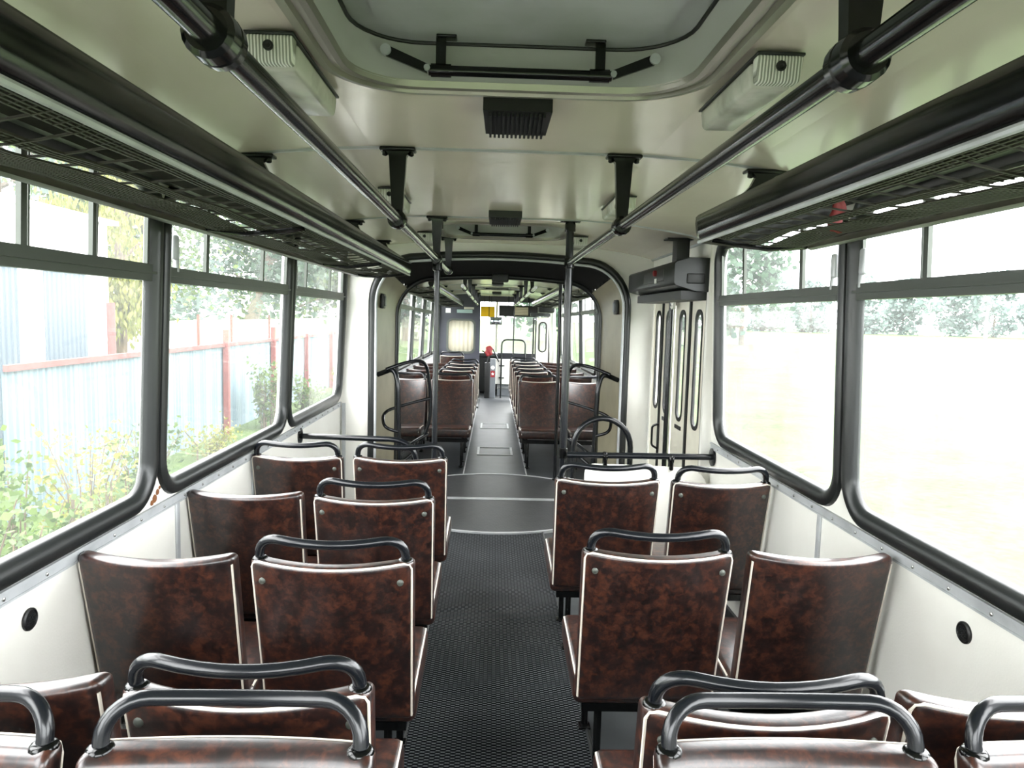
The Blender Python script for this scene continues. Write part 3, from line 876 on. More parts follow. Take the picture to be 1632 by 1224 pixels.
# ------------------------------------------------------------------ ceiling fittings
def lamp(x, y, label, big=True):
    w_, l_, h_ = .092, .40, .05
    z = min(ceil_z(x - w_ / 2), ceil_z(x + w_ / 2))
    t = thing('ceiling_lamp', label, 'ceiling lamp', (x, y, z), group='ribbed ceiling lamps')
    mb = MB(); mb.rbox((w_ + .002, l_ + .004, .006), .002, (1, 1, 1), (x, y, z - .008)); obj('base', mb, darkgrey, t)
    def tp(p):
        k = 1 - .1 * max(0, (z - .01 - p[2]) / h_)
        return (x + (p[0] - x) * k, y + (p[1] - y) * (1 - (1 - k) * .3), p[2])
    mb = MB(); mb.rbox((w_, l_ - .05, h_), .012, (1, 2, 1), (x, y + .018, z - .01 - h_ / 2), tp, k=2); obj('lens', mb, lens_m, t, label='clouded clear plastic lens')
    for s in ((-1,) if big else (-1,)):
        mb = MB(); mb.rbox((w_ * 1.01, .032, h_ * 1.02), .008, (1, 1, 1), (x, y - l_ / 2 + .015, z - .01 - h_ / 2), tp, k=2); e = obj('end_cap', mb, rib_lens, t)
        mb = MB(); mb.lathe([(.010, 0), (.010, -.003), (.006, -.003), (.004, -.001)], (x, y - l_ / 2 - .001, z - .032), 'Y', 12); obj('screw', mb, plastic, e)
lamp(XC - .482, 1.62, 'ribbed lens ceiling lamp left of the roof hatch, nearest the camera')
lamp(XC + .495, 1.63, 'ribbed lens ceiling lamp right of the roof hatch, nearest the camera')
lamp(XC - .495, 3.28, 'ribbed lens ceiling lamp behind the second left hanger')
lamp(XC + .50, 3.30, 'ribbed lens ceiling lamp behind the second right hanger')
lamp(XC - .50, 4.88, 'ribbed lens ceiling lamp on the left near the gangway')
lamp(XC + .50, 4.88, 'ribbed lens ceiling lamp on the right near the gangway')

def ceiling_vent(y, label):
    t = thing('ceiling_vent', label, 'vent', (XC, y, 2.06), group='black ceiling vents')
    x0, x1 = XC - .085, XC + .085
    def P(x, z): return x, z
    mb = MB()
    V = [(x0, y, 2.062), (x1, y, 2.062), (x1, y, 2.028), (x0, y, 2.028), (x0 + .005, y + .165, 2.062), (x1 - .005, y + .165, 2.062), (x1 - .005, y + .165, 2.012), (x0 + .005, y + .165, 2.012)]
    mb.add(V, [(0, 1, 2, 3), (4, 7, 6, 5), (0, 4, 5, 1), (3, 2, 6, 7), (0, 3, 7, 4), (1, 5, 6, 2)])
    obj('housing', mb, plastic, t)
    mb = MB(); mb.add([(x0 + .012, y + .012, 2.0265), (x1 - .012, y + .012, 2.0265), (x1 - .014, y + .155, 2.0085), (x0 + .014, y + .155, 2.0085)], [(3, 2, 1, 0)])
    n = 13
    for i in range(n):
        x = x0 + .018 + (x1 - x0 - .036) * i / (n - 1)
        mb.add([(x - .003, y + .012, 2.0265), (x + .003, y + .012, 2.0265), (x + .003, y + .155, 2.009), (x - .003, y + .155, 2.009), (x - .003, y + .012, 2.018), (x + .003, y + .012, 2.018), (x + .003, y + .155, 2.0), (x - .003, y + .155, 2.0)],
               [(4, 5, 6, 7)[::-1], (0, 1, 5, 4), (1, 2, 6, 5), (2, 3, 7, 6), (3, 0, 4, 7)])
    obj('grille', mb, plastic, t)
ceiling_vent(1.815, 'black slatted ceiling vent just beyond the near roof hatch')
ceiling_vent(3.73, 'black slatted ceiling vent before the far roof hatch')

def hatch(y0, y1, label, zc=2.06):
    """roof hatch: metal rim, well, lid with seal, and the opening lever bar"""
    t = thing('roof_hatch', label, 'roof hatch', (XC, (y0 + y1) / 2, zc), group='roof hatches')
    a0, a1, b0, b1 = XC - .42, XC + .42, y0 + .03, y1 - .03
    mb = MB()
    prof = [(-.012, 0.0, .22), (-.008, -.012, .22), (.010, -.014, .2), (.014, -.004, .19), (.028, -.004, .18), (.032, -.012, .18), (.044, -.010, .17), (.048, .004, .165)]
    V = []; F = []
    for d, z, r in prof: V += [(p[0], p[1], zc + z) for p in rrect(a0 + d, a1 - d, b0 + d, b1 - d, r - .02, 8)]
    n = 36
    for i in range(len(prof) - 1):
        for k in range(n): F.append((i * n + k, i * n + (k + 1) % n, (i + 1) * n + (k + 1) % n, (i + 1) * n + k))
    mb.add(V, F); obj('rim', mb, rim_m, t, smooth=60)
    mb = MB(); V = []; F = []
    for d, z in ((.046, .0), (.05, .0905)): V += [(p[0], p[1], zc + z) for p in rrect(a0 + d, a1 - d, b0 + d, b1 - d, .15, 8)]
    for k in range(n): F.append((k, (k + 1) % n, n + (k + 1) % n, n + k))
    mb.add(V, F); obj('well', mb, hatch_w, t, smooth=60)
    mb = MB(); mb.prism(rrect(a0 - .03, a1 + .03, b0 - .03, b1 + .03, .17, 8), lambda a, b: (a, b, zc + .088), lambda a, b: (a, b, zc + .11))
    mb.prism(rrect(a0 + .11, a1 - .11, b0 + .11, b1 - .11, .1, 8), lambda a, b: (a, b, zc + .082), lambda a, b: (a, b, zc + .09))
    lid = obj('lid', mb, lid_m, t)
    mb = MB(); mb.tube([(p[0], p[1], zc + .086) for p in rrect(a0 + .052, a1 - .052, b0 + .052, b1 - .052, .148, 8)], .005, 8, closed=True); obj('seal', mb, plastic, lid)
    # lever bar at the forward edge
    mb = MB(); yb = b1 - .095; zb = zc + .012
    mb.tube([(XC - .205, yb, zb), (XC + .205, yb, zb)], .0115, 12)
    for s in (-1, 1): mb.tube([(XC + s * .155, yb, zb), (XC + s * .20, yb, zb)], .0145, 12)
    bar = obj('lever_bar', mb, paint2, t, smooth=60)
    for s in (-1, 1):
        mb = MB(); mb.rbox((.045, .03, .008), .003, (1, 1, 1), (XC + s * .165, yb - .01, zc + .080)); mb.box((XC + s * .178 - .011, yb - .007, zb), (XC + s * .178 + .011, yb + .007, zc + .083)); obj('lever_bracket', mb, paint2, t)
        mb = MB(); x0, x1 = XC + s * .208, XC + s * .30
        mb.add([(x0, yb - .007, zb - .008), (x1, yb - .007, zb + .026), (x1, yb + .001, zb + .026), (x0, yb + .001, zb - .008), (x0, yb - .007, zb + .012), (x1, yb - .007, zb + .05), (x1, yb + .001, zb + .05), (x0, yb + .001, zb + .012)],
               [(0, 3, 2, 1), (4, 5, 6, 7), (0, 1, 5, 4), (1, 2, 6, 5), (2, 3, 7, 6), (3, 0, 4, 7)])
        arm = obj('lever_arm', mb, paint2, t)
        mb = MB(); mb.lathe([(.012, -.010), (.012, .002), (.007, .006)], (x1, yb - .003, zb + .038), 'Y', 14); obj('pivot', mb, alu, arm)
        mb = MB(); mb.lathe([(.007, -.012), (.007, .004)], (x0, yb - .003, zb + .002), 'Y', 10); obj('pin', mb, alu, arm)
hatch(*HATCH1, 'grey roof hatch with black lever bar above the rear seats')
hatch(*HATCH2, 'grey roof hatch with black lever bar near the gangway')

# wall speakers
for side, lab in ((-1, 'round black speaker grille low on the left wall'), (1, 'round black speaker grille low on the right wall')):
    t = thing('wall_speaker', lab, 'speaker', (wx(side, .753), 1.753 if side < 0 else 1.75, .753), group='round wall speakers')
    c = (wx(side, .753), 1.753, .752); s = -side
    mb = MB(); mb.lathe([(.028, -s * .002), (.028, s * .005), (.024, s * .008), (.022, s * .005), (.002, s * .005)], c, 'X', 24); obj('bezel', mb, plastic, t)
    mb = MB()
    for i in range(-3, 4):
        for j in range(-3, 4):
            if i * i + j * j < 9: mb.lathe([(.0021, s * .005), (.0017, s * .007)], (c[0], c[1] + i * .0064 + (.003 if j % 2 else 0), c[2] + j * .0056), 'X', 6)
    obj('grille', mb, darkgrey, t)

# rust patches at the lower window corner
mb = MB()
for (dy, dz, r) in ((0, 0, .016), (.02, .018, .012), (-.02, -.01, .01), (.035, .03, .008)):
    mb.lathe([(r, -.001), (r * .8, .003), (r * .2, .004)], (wx(-1, .89), 2.42 + dy, .885 + dz), 'X', 9)
o = obj('rust_patch', mb, rust_m, base=(wx(-1, .89), 2.42, .885)); tag(o, 'brown rust patch between the lower corners of the left windows', 'rust')

# ------------------------------------------------------------------ folding door at the right
DX = 1.193
def leaf(name_i, ya, yb, label, slot, rubber_y=None):
    t = thing('door_leaf', label, 'door leaf', (DX, (ya + yb) / 2, .02), group='cream folding door leaves')
    yc = (ya + yb) / 2
    hw = .068
    o_ = rect_for(ya, yb, .86, 1.68, 6); i_ = rrect(yc - hw, yc + hw, .90, 1.585, hw * .99, 6)
    mb = MB()
    mb.ring(o_, i_, lambda a, b: (DX, a, b), lambda a, b: (DX + .010, a, b))
    mb.box((DX, ya, .02), (DX + .010, yb, .86))
    obj('panel', mb, door_m, t)
    mb = MB(); mb.ring(rrect(yc - hw - .012, yc + hw + .012, .888, 1.597, hw * .99, 6), rrect(yc - hw + .012, yc + hw - .012, .912, 1.573, hw * .8, 6), lambda a, b: (DX - .003, a, b), lambda a, b: (DX + .012, a, b)); obj('window_gasket', mb, black_rub, t)
    mb = MB(); mb.prism(rrect(yc - hw, yc + hw, .90, 1.585, hw * .99, 6), lambda a, b: (DX + .004, a, b), lambda a, b: (DX + .007, a, b)); obj('pane', mb, clear, t)
    if slot:
        mb = MB(); mb.box((DX - .006, yc - .07, .838), (DX + .001, yc + .07, .862)); obj('slot_grip', mb, plastic, t)
    if rubber_y is not None:
        mb = MB(); mb.box((DX - .012, rubber_y - .014, .02), (DX + .036, rubber_y + .014, 1.69)); obj('edge_rubber', mb, black_rub, t)
leaf(1, 5.055, 5.345, 'cream folding door leaf nearest the gangway', False, 5.055)
leaf(2, 4.75, 5.04, 'cream folding door leaf second from the gangway, with slot grip', True)
leaf(3, 4.36, 4.72, 'cream folding door leaf left of the darker edge rubber, with slot grip', True, 4.345)
leaf(4, 4.02, 4.33, 'cream folding door leaf nearest the right window', False)
mb = MB(); mb.tube([(DX - .03, 4.735, .1), (DX - .03, 4.735, 1.70)], .016, 12)
for z in (.16, 1.64): mb.rbox((.05, .03, .03), .006, (1, 1, 1), (DX - .012, 4.735, z))
o = obj('door_post', mb, paint, base=(DX - .03, 4.735, .1)); tag(o, 'dark upright grab bar between the middle folding door leaves', 'grab bar')
mb = MB(); mb.rbox((.02, .055, .06), .004, (1, 1, 1), (DX - .035, 4.66, 1.63)); 
for a in (-.013, .013):
    for b in (-.014, .014): mb.lathe([(.005, 0), (.005, -.006)], (DX - .045, 4.66 + a, 1.63 + b), 'X', 8)
o = obj('hinge_plate', mb, cream, base=(DX - .03, 4.66, 1.63)); tag(o, 'small cream bolt plate at the top of the folding door', 'hinge plate')
# door jamb
mb = MB(); mb.box((DX - .02, 3.945, 0), (DX + .05, 3.985, 1.95)); mb.box((DX - .01, 5.35, 0), (DX + .05, 5.375, 1.72))
trim(mb, cream)
mb = MB(); mb.box((DX - .014, 3.99, 0), (DX + .04, 4.012, 1.72)); trim(mb, black_rub)
# R handle/lock at far jamb
mb = MB(); mb.tube(fillet([(DX - .01, 5.02, .80), (DX - .05, 5.05, .78), (DX - .05, 5.05, .64), (DX - .01, 5.02, .62)], .02, 4), .008, 8)
o = obj('door_pull', mb, paint2, base=(DX - .03, 5.04, .7)); tag(o, 'small bent black pull handle low on the folding door', 'handle')

# door engine box
t = thing('door_engine_box', 'long dark grey door engine box under the ceiling above the folding door', 'door box', (1.08, 4.6, 1.7))
def eb_(p):
    x, y, z = p
    if z < 1.74 and x < 1.10: z += .012 * (1 if x < 1.0 else .3)
    return (x, y, z)
sec = [(1.20, 1.875), (1.06, 1.875), (.985, 1.852), (.975, 1.84), (.975, 1.735), (.985, 1.722), (1.10, 1.69), (1.20, 1.688)]
mb = MB(); V = []; F = []; n = len(sec)
for y, k in ((3.955, .97), (3.965, 1), (5.27, 1), (5.30, .95)):
    V += [(1.20 + (x - 1.20) * k, y, 1.78 + (z - 1.78) * k) for x, z in sec]
for i in range(3):
    for k in range(n): F.append((i * n + k, i * n + (k + 1) % n, (i + 1) * n + (k + 1) % n, (i + 1) * n + k))
F += [tuple(range(n)), tuple(3 * n + k for k in range(n))[::-1]]
mb.add(V, F); obj('casing', mb, darkgrey, t, smooth=35)
mb = MB(); mb.rbox((.012, .55, .07), .005, (1, 1, 1), (.976, 4.45, 1.79)); obj('access_cover', mb, plastic, t)
mb = MB(); mb.lathe([(.018, .0), (.018, -.016), (.012, -.02)], (.970, 4.36, 1.807), 'X', 12); obj('emergency_knob', mb, red_m, t, label='red emergency knob')
mb = MB(); mb.box((.967, 4.34, 1.748), (.972, 4.39, 1.776)); obj('warning_label', mb, white_m, t, label='small white label')
mb = MB(); mb.box((1.03, 3.99, 1.645), (1.19, 5.2, 1.695)); obj('lower_beam', mb, plastic, t)
mb = MB(); mb.rbox((.075, .10, .14), .006, (1, 1, 1), (1.06, 4.15, 1.925)); mb.box((.97, 4.1, 1.984), (1.12, 4.2, 1.994)); obj('ceiling_bracket', mb, plastic, t)
mb = MB(); mb.rbox((.10, .02, .055), .006, (1, 1, 1), (1.10, 3.955, 1.76)); obj('end_grip', mb, plastic, t)

# ------------------------------------------------------------------ bulkhead and gangway
def arch(hw, zt, r, k=8, zb=0.0):
    pts = [(XC + hw, zb), (XC + hw, zt - r)]
    for j in range(1, k + 1):
        a = PI / 2 * j / k; pts.append((XC + hw - r + r * math.cos(a), zt - r + r * math.sin(a)))
    for j in range(1, k):                      # flat crown with a slight camber
        u = 1 - 2 * j / k; pts.append((XC + (hw - r) * u, zt + .028 * (1 - u * u)))
    for j in range(k + 1):
        a = PI / 2 + PI / 2 * j / k; pts.append((XC - hw + r + r * math.cos(a), zt - r + r * math.sin(a)))
    pts.append((XC - hw, zb))
    return pts
def bulkhead(name, y, yb, hw, zt, r):
    a = arch(hw, zt, r)
    n = len(a)
    out = []
    for (x, z) in a:
        dx_, dz_ = (x - XC) / hw, max(0, (z - (zt - r))) / r
        if z <= zt - r + 1e-6: out.append((XC + math.copysign(1.2, dx_), z))
        else:
            xo = XC + max(-1.2, min(1.2, (x - XC) * 1.24)); out.append((xo, 2.075))
    mb = MB()
    V = [(x, y, z) for x, z in a] + [(x, y, z) for x, z in out] + [(x, yb, z) for x, z in a] + [(x, yb, z) for x, z in out]
    F = []
    for i in range(n - 1):
        F += [(i, n + i, n + i + 1, i + 1), (2 * n + i, 2 * n + i + 1, 3 * n + i + 1, 3 * n + i), (i, i + 1, 2 * n + i + 1, 2 * n + i)]
    mb.add(V, F)
    return tag(obj(name, mb, cream), kind='structure')
bulkhead('wall_gangway', 5.40, 5.44, .955, 1.955, .33)
# horizontal seams on the bulkhead faces
for s in (-1, 1):
    mb = MB(); mb.box((XC + s * .985 if s > 0 else XC - 1.17, 5.394, 1.528), (XC + 1.17 if s > 0 else XC - .985, 5.402, 1.540)); trim(mb, cream)
    mb = MB(); mb.box((wx(s, 1, .02) - .012, 5.38, .1), (wx(s, 1, .02) + .012, 5.402, .85)); trim(mb, alu)
mb = MB(); mb.box((XC - .02, 5.38, 1.985), (XC + .02, 5.402, 2.05)); trim(mb, cream)
# rubber arches
def arch_tube(y, hw, zt, r, rad, m):
    mb = MB(); mb.tube([(x, y, z) for x, z in arch(hw, zt, r, 10)], rad, 10); return mb
t = thing('gangway_arch', 'black rubber arch framing the near side of the gangway opening', 'arch', (XC, 5.4, 0))
obj('outer_bead', arch_tube(5.385, .945, 1.945, .33, .030, rubber), rubber, t, smooth=60)
obj('inner_bead', arch_tube(5.36, .915, 1.915, .31, .010, rubber), alu, t, smooth=60)
# gangway lining (beige sides, black folded bellows roof)
mb = MB()
a0, a1 = arch(.945, 1.945, .33, 8), arch(.895, 1.84, .33, 8)
n = len(a0)
for lo, hi, mt, nm in ((0, 5, beige, 'wall_gangway_right'), (n - 6, n - 1, beige, 'wall_gangway_left')):
    mb = MB()
    V = [(x, 5.41, z) for x, z in a0[lo:hi + 1]] + [(x, 6.32, z) for x, z in a1[lo:hi + 1]]
    V += [(x + math.copysign(.02, x - XC), y, z + .01) for x, y, z in V]
    k = hi - lo + 1
    F = []
    for i in range(k - 1):
        F += [(i, i + 1, k + i + 1, k + i), (2 * k + i, 3 * k + i, 3 * k + i + 1, 2 * k + i + 1)]
    mb.add(V, F); tag(obj(nm, mb, mt), kind='structure')
mb = MB()
V = []; F = []; cols = list(range(5, n - 5)); m = 14
for j in range(m + 1):
    u = j / m; dz = (.035 if j % 2 else 0)
    for i in cols:
        x = a0[i][0] * (1 - u) + a1[i][0] * u; z = a0[i][1] * (1 - u) + a1[i][1] * u
        V.append((x, 5.41 + .91 * u, z + dz))
k = len(cols)
for j in range(m):
    for i in range(k - 1): F.append((j * k + i, j * k + i + 1, (j + 1) * k + i + 1, (j + 1) * k + i))
for (dz, rev) in ((.05, 0),):
    k2 = n; o_ = len(mb.v) + len(V)
V2 = [(x + (x - XC) * .03, 5.415, z + .05) for x, z in a0] + [(x + (x - XC) * .03, 6.33, z + .05) for x, z in a1]  # unseen outer cover, added above the bellows to stop light leaking in
mb.add(V, F)
mb.add(V2, [(i, i + 1, n + i + 1, n + i) for i in range(2, n - 3)])
tag(obj('ceiling_gangway', mb, black_rub), kind='structure')
mb = MB(); mb.box((XC - 1.2, 5.42, -.06), (XC + 1.2, 6.32, 0)); tag(obj('floor_gangway', mb, lino), kind='structure')
# square lamps on the gangway sides
for s, lab in ((-1, 'small square dark lamp on the left gangway panel'), (1, 'small square dark lamp on the right gangway panel')):
    x = XC + s * .925; t = thing('gangway_lamp', lab, 'lamp', (x, 5.68, 1.62), group='small gangway lamps')
    mb = MB(); mb.rbox((.03, .11, .115), .01, (1, 1, 1), (x - s * .012, 5.68, 1.62)); obj('base', mb, darkgrey, t)
    mb = MB(); mb.rbox((.012, .075, .08), .008, (1, 1, 1), (x - s * .03, 5.68, 1.62)); obj('lens', mb, grey_m, t)
mb = MB(); mb.rbox((.14, .1, .07), .01, (1, 1, 1), (XC + .0, 6.1, 1.845))
o = obj('crown_block', mb, plastic, base=(XC, 6.1, 1.845)); tag(o, 'small black block hanging at the crown of the gangway', 'bracket')

# ------------------------------------------------------------------ FRONT HALF
CUR[0] = M_FRONT
bulkhead('wall_gangway_front', 6.31, 6.35, .90, 1.845, .33)
t = thing('gangway_arch', 'black rubber arch framing the far side of the gangway opening', 'arch', (XC, 6.3, 0))
obj('outer_bead', arch_tube(6.30, .893, 1.838, .33, .024, rubber), rubber, t, smooth=60)
mb = MB()
mb.box((XC - 1.23, 6.32, -.06), (XC + 1.23, 15.9, 0))
tag(obj('floor_front', mb, lino), kind='structure')
mb = MB(); mb.box((XC - .30, 6.86, .001), (XC + .30, 14.1, .008))
o = obj('aisle_mat', mb, mat('worn_runner', rgb(70, 73, 76), .4, noise=(5, rgb(56, 59, 62), .35, .7)), None); tag(o, 'worn grey rubber runner along the front aisle floor', 'mat')
for s in (-1, 1):
    eb = MB(); eb.box((XC + s * .305 - .006, 6.86, .002), (XC + s * .305 + .006, 14.1, .012)); obj('edge_bead', eb, alu, o)
for y in (8.15, 10.2):
    mb = MB(); mb.ring(rect_for(XC - .2, XC + .2, y - .25, y + .25, 1), rect_for(XC - .175, XC + .175, y - .225, y + .225, 1), lambda a, b: (a, b, .006), lambda a, b: (a, b, .014))
    o = obj('floor_trapdoor', mb, alu, base=(XC, y, .008)); tag(o, 'metal edged floor trapdoor in the front aisle, %s' % ('nearer the gangway' if y < 9 else 'farther forward'), 'trapdoor')
HF1, HF2 = (8.2, 9.05), (11.8, 12.65)
build_ceiling('ceiling_front', 6.33, 15.9, [HF1, HF2])
FL = [(6.90, 8.43), (8.43, 9.96), (9.96, 11.49), (11.49, 13.02), (13.02, 14.5)]
FR = [(6.90, 8.43), (8.43, 9.96), (9.96, 11.49), (11.49, 13.02)]
side_wall('wall_front_left', -1, 6.33, 15.9, FL)
side_wall('wall_front_right', 1, 6.33, 15.9, FR, [(13.2, 14.5, 1.8)])
for w_ in FL: window(-1, *w_, bars=(.31, .98), detail=False)
for w_ in FR: window(1, *w_, bars=(.31, .98), detail=False)
for side, y1 in ((-1, 14.5), (1, 13.1)):
    mb = MB(); P = lambda off: (lambda y, z: (wx(side, z, off), y, z))
    mb.prism([(6.4, .826), (y1, .826), (y1, .862), (6.4, .862)], P(.008), P(-.002)); trim(mb, alu)
for y in (7.9, 9.5, 11.1, 12.7, 14.3): seam(y)
hatch(*HF1, 'roof hatch with lever bar just past the gangway in the front half')
hatch(*HF2, 'roof hatch with lever bar halfway down the front half')
ceiling_vent(10.4, 'black ceiling vent between the two front roof hatches')
ceiling_vent(13.6, 'black ceiling vent nearest the windscreen')
def rail2(label, x, ya, yb, hang):
    t = thing('hand_rail', label, 'hand rail', (x, (ya + yb) / 2, ZR))
    mb = MB(); mb.tube([(x, ya, ZR), (x, yb, ZR)], .019, 12); obj('rail', mb, steel, t, smooth=60)
    for y in hang: hanger(t, x, y, ceil_z(x), ZR)
rail2('bright overhead hand rail left of the front aisle', -.32, 7.3, 14.2, (7.9, 9.5, 11.1, 12.7, 14.1))
rail2('bright overhead hand rail right of the front aisle', .41, 7.2, 14.6, (7.9, 9.5, 11.1, 12.7, 14.3))
rack('net luggage rack above the left windows of the front half', -1, 7.1, 14.2, (7.9, 9.5, 11.1, 12.7), dx=.06)
rack('net luggage rack above the right windows of the front half', 1, 7.2, 13.1, (7.9, 9.5, 11.1, 12.7), dx=.06)
floor_pole('thin dark pole beside the first right seat beyond the gangway', .605, 6.62, ceil_z(.605), (), r=.016)
GF = 'brown vinyl seats in the front half of the bus'
ORD = ['first', 'second', 'third', 'fourth', 'fifth', 'sixth', 'seventh']
seat(LA, 7.72, -1, True, 1, 'brown seat facing back to the gangway, left of the front aisle', GF)
seat(LWN, 7.72, -1, True, 1, 'brown seat facing back to the gangway, at the left front windows', GF)
seat(RA, 7.72, -1, True, -1, 'brown seat facing back to the gangway, right of the front aisle', GF)
seat(RWN, 7.72, -1, True, -1, 'brown seat facing back to the gangway, at the right front windows', GF)
for i, y in enumerate((7.84, 8.62, 9.4, 10.2, 11.0)):
    seat(LA, y, 1, True, 1, 'brown seat with handle left of the front aisle, %s forward facing row past the gangway' % ORD[i], GF)
    seat(LWN, y, 1, i == 0, 1, 'brown window seat on the left of the front half, %s forward facing row' % ORD[i], GF, pipe=(i == 0))
for i, y in enumerate((7.84, 8.62, 9.4, 10.25, 11.1, 12.0)):
    seat(RA, y, 1, True, -1, 'brown seat with handle right of the front aisle, %s forward facing row past the gangway' % ORD[i], GF)
    seat(RWN, y, 1, i == 0, -1, 'brown window seat on the right of the front half, %s forward facing row' % ORD[i], GF, pipe=(i == 0))
mb = MB(); mb.rbox((.9, 1.3, .04), .015, (1, 1, 1), (-.68, 13.0, .02))
o = obj('floor_podium', mb, lino); tag(o, 'low grey floor podium before the slate cab wall', 'podium')
seat(-.72, 12.75, 1, True, 1, 'single brown seat with handle before the slate cab wall', GF, dz=.04)

# cab partition
YP = 14.55
mb = MB()
hole = rrect(-.92, -.385, .88, 1.53, .10)
mb.ring(rect_for(-1.12, -.27, .0, 2.05), hole, lambda a, b: (a, YP, b), lambda a, b: (a, YP + .04, b))
tag(obj('wall_cab', mb, cab_m), kind='structure')
w = struct('window_30')
mb = MB(); mb.ring(rrect(-.945, -.36, .855, 1.555, .12), rrect(-.905, -.40, .895, 1.515, .09), lambda a, b: (a, YP - .012, b), lambda a, b: (a, YP + .045, b)); obj('rubber_surround', mb, sash_m, w)
mb = MB(); mb.prism(hole, lambda a, b: (a, YP + .018, b), lambda a, b: (a, YP + .022, b)); obj('pane', mb, clear, w)
mb = MB(); V = []; F = []
for i in range(49):
    x = -.95 + .60 * i / 48; y = YP + .075 + .014 * math.sin(i * .9)
    V += [(x, y, .8), (x, y, 1.6)]
for i in range(48): F.append((2 * i, 2 * i + 2, 2 * i + 3, 2 * i + 1))
mb.add(V, F); o = obj('cab_curtain', mb, curtain_m, base=(-.65, YP + .07, 1.6)); tag(o, 'pale pleated curtain behind the cab window', 'curtain')
mb = MB(); mb.tube([(-.97, YP + .075, 1.605), (-.33, YP + .075, 1.605)], .008, 8); obj('curtain_rod', mb, steel, o)
md = o.modifiers.new('thick', 'SOLIDIFY'); md.thickness = .003
mb = MB(); mb.box((-.965, YP - .008, 1.665), (-.865, YP, 1.755)); mb.box((-.945, YP - .011, 1.685), (-.90, YP - .007, 1.735)); o = obj('cab_notice', mb, white_m, base=(-.915, YP, 1.71)); tag(o, 'small white square notice on the slate cab wall', 'notice')
mb = MB(); mb.box((-.74, YP - .008, 1.67), (-.43, YP, 1.735)); o = obj('route_strip', mb, teal_m, base=(-.58, YP, 1.7)); tag(o, 'pale teal sign strip on the slate cab wall above the curtain window', 'sign')
mb = MB(); mb.box((-.60, YP - .012, 1.745), (-.40, YP, 1.79)); o = obj('cab_placard', mb, curtain_m, base=(-.5, YP, 1.77)); tag(o, 'cream placard on the slate cab wall beside the hand rail end', 'placard')

# front end: windscreen, dash, header
YW = 15.7
mb = MB(); mb.box((XC - 1.2, YW, 0), (XC + 1.2, YW + .06, .84)); mb.box((XC - 1.2, YW, 1.94), (XC + 1.2, YW + .06, 2.08))
for x in (XC - 1.16, XC + 1.16): mb.box((x - .05, YW, .84), (x + .05, YW + .06, 1.94))
tag(obj('wall_front', mb, cab_m), kind='structure')
w = struct('window_31')
mb = MB(); mb.box((.045, YW - .01, .84), (.085, YW + .05, 1.94)); obj('centre_pillar', mb, white_m, w)
for a, b in ((XC - 1.12, .045), (.085, XC + 1.12)):
    mb = MB(); mb.box((a, YW + .02, .84), (b, YW + .026, 1.94)); obj('pane', mb, glass, w)
mb = MB(); mb.rbox((1.2, .4, .10), .03, (1, 1, 1), (-.5, YW - .25, .80)); mb.box((-1.1, YW - .4, .02), (.0, YW - .05, .76)); o = obj('dashboard', mb, darkgrey, base=(-.5, YW - .25, .0)); tag(o, 'dark dashboard below the left windscreen', 'dashboard')
mb = MB(); mb.box((-.28, 15.3, 1.61), (.02, 15.315, 1.83)); o = obj('yellow_sign', mb, yellow_m, base=(-.13, 15.3, 1.7)); tag(o, 'plain yellow board hanging at the top of the left windscreen', 'sign')
mb = MB(); mb.tube([(-.2, 15.307, 1.83), (-.2, 15.307, 2.05)], .005, 6); mb.tube([(-.05, 15.307, 1.83), (-.05, 15.307, 2.05)], .005, 6); obj('sign_hanger', mb, paint2, o)
mb = MB(); mb.rbox((.82, .12, .23), .015, (1, 1, 1), (.515, 15.25, 1.745)); o = obj('destination_box', mb, plastic, base=(.515, 15.25, 1.745)); tag(o, 'black destination box across the top of the right windscreen', 'display box')
mb = MB(); mb.box((.3, 15.22, 1.85), (.32, 15.26, 2.05)); mb.box((.72, 15.22, 1.85), (.74, 15.26, 2.05)); obj('box_hanger', mb, paint2, o)
mb = MB(); mb.box((.43, 15.176, 1.66), (.72, 15.188, 1.83)); o = obj('paper_notice', mb, notice_m, base=(.57, 15.18, 1.74)); tag(o, 'cream paper notice with faint print on the black destination box', 'notice')
t = thing('driver_mirror', 'interior mirror hanging at the centre of the windscreen', 'mirror', (.05, 15.2, 1.53))
mb = MB(); mb.rbox((.25, .03, .16), .012, (1, 1, 1), (.05, 15.2, 1.53)); obj('frame', mb, grey_m, t)
mb = MB(); mb.rbox((.215, .006, .13), .002, (1, 1, 1), (.05, 15.183, 1.53)); obj('mirror_glass', mb, mirror_m, t)
mb = MB(); mb.tube(fillet([(-.04, 15.2, 1.6), (-.1, 15.22, 1.6), (-.1, 15.24, 2.05)], .02, 3), .008, 8); obj('arm', mb, paint2, t)
# entrance hoop, pole and low white panel
t = thing('entrance_hoop', 'dark tube hoop on a cream panel at the front entrance', 'hoop', (.4, 14.3, 0))
mb = MB(); mb.tube(fillet([(.17, 14.3, .0), (.17, 14.3, 1.16), (.64, 14.3, 1.16), (.64, 14.3, .3)], .12, 6), .016, 10); obj('tube', mb, paint, t, smooth=60)
mb = MB(); mb.rbox((.50, .02, .50), .01, (1, 1, 1), (.30, 14.34, .52)); obj('panel', mb, cream, t)
for z in (.40, .64):
    mb = MB(); mb.rbox((.11, .04, .022), .006, (1, 1, 1), (.18, 14.31, z)); obj('clip', mb, plastic, t)
mb = MB(); mb.tube([(.41, 14.62, 0), (.41, 14.62, ceil_z(.41))], .014, 10); mb.lathe([(.04, 0.001), (.04, .012), (.02, .016)], (.41, 14.62, 0), 'Z', 12); o = obj('entrance_pole', mb, paint, base=(.41, 14.62, 0)); tag(o, 'slim dark pole from floor to ceiling at the front entrance', 'pole')
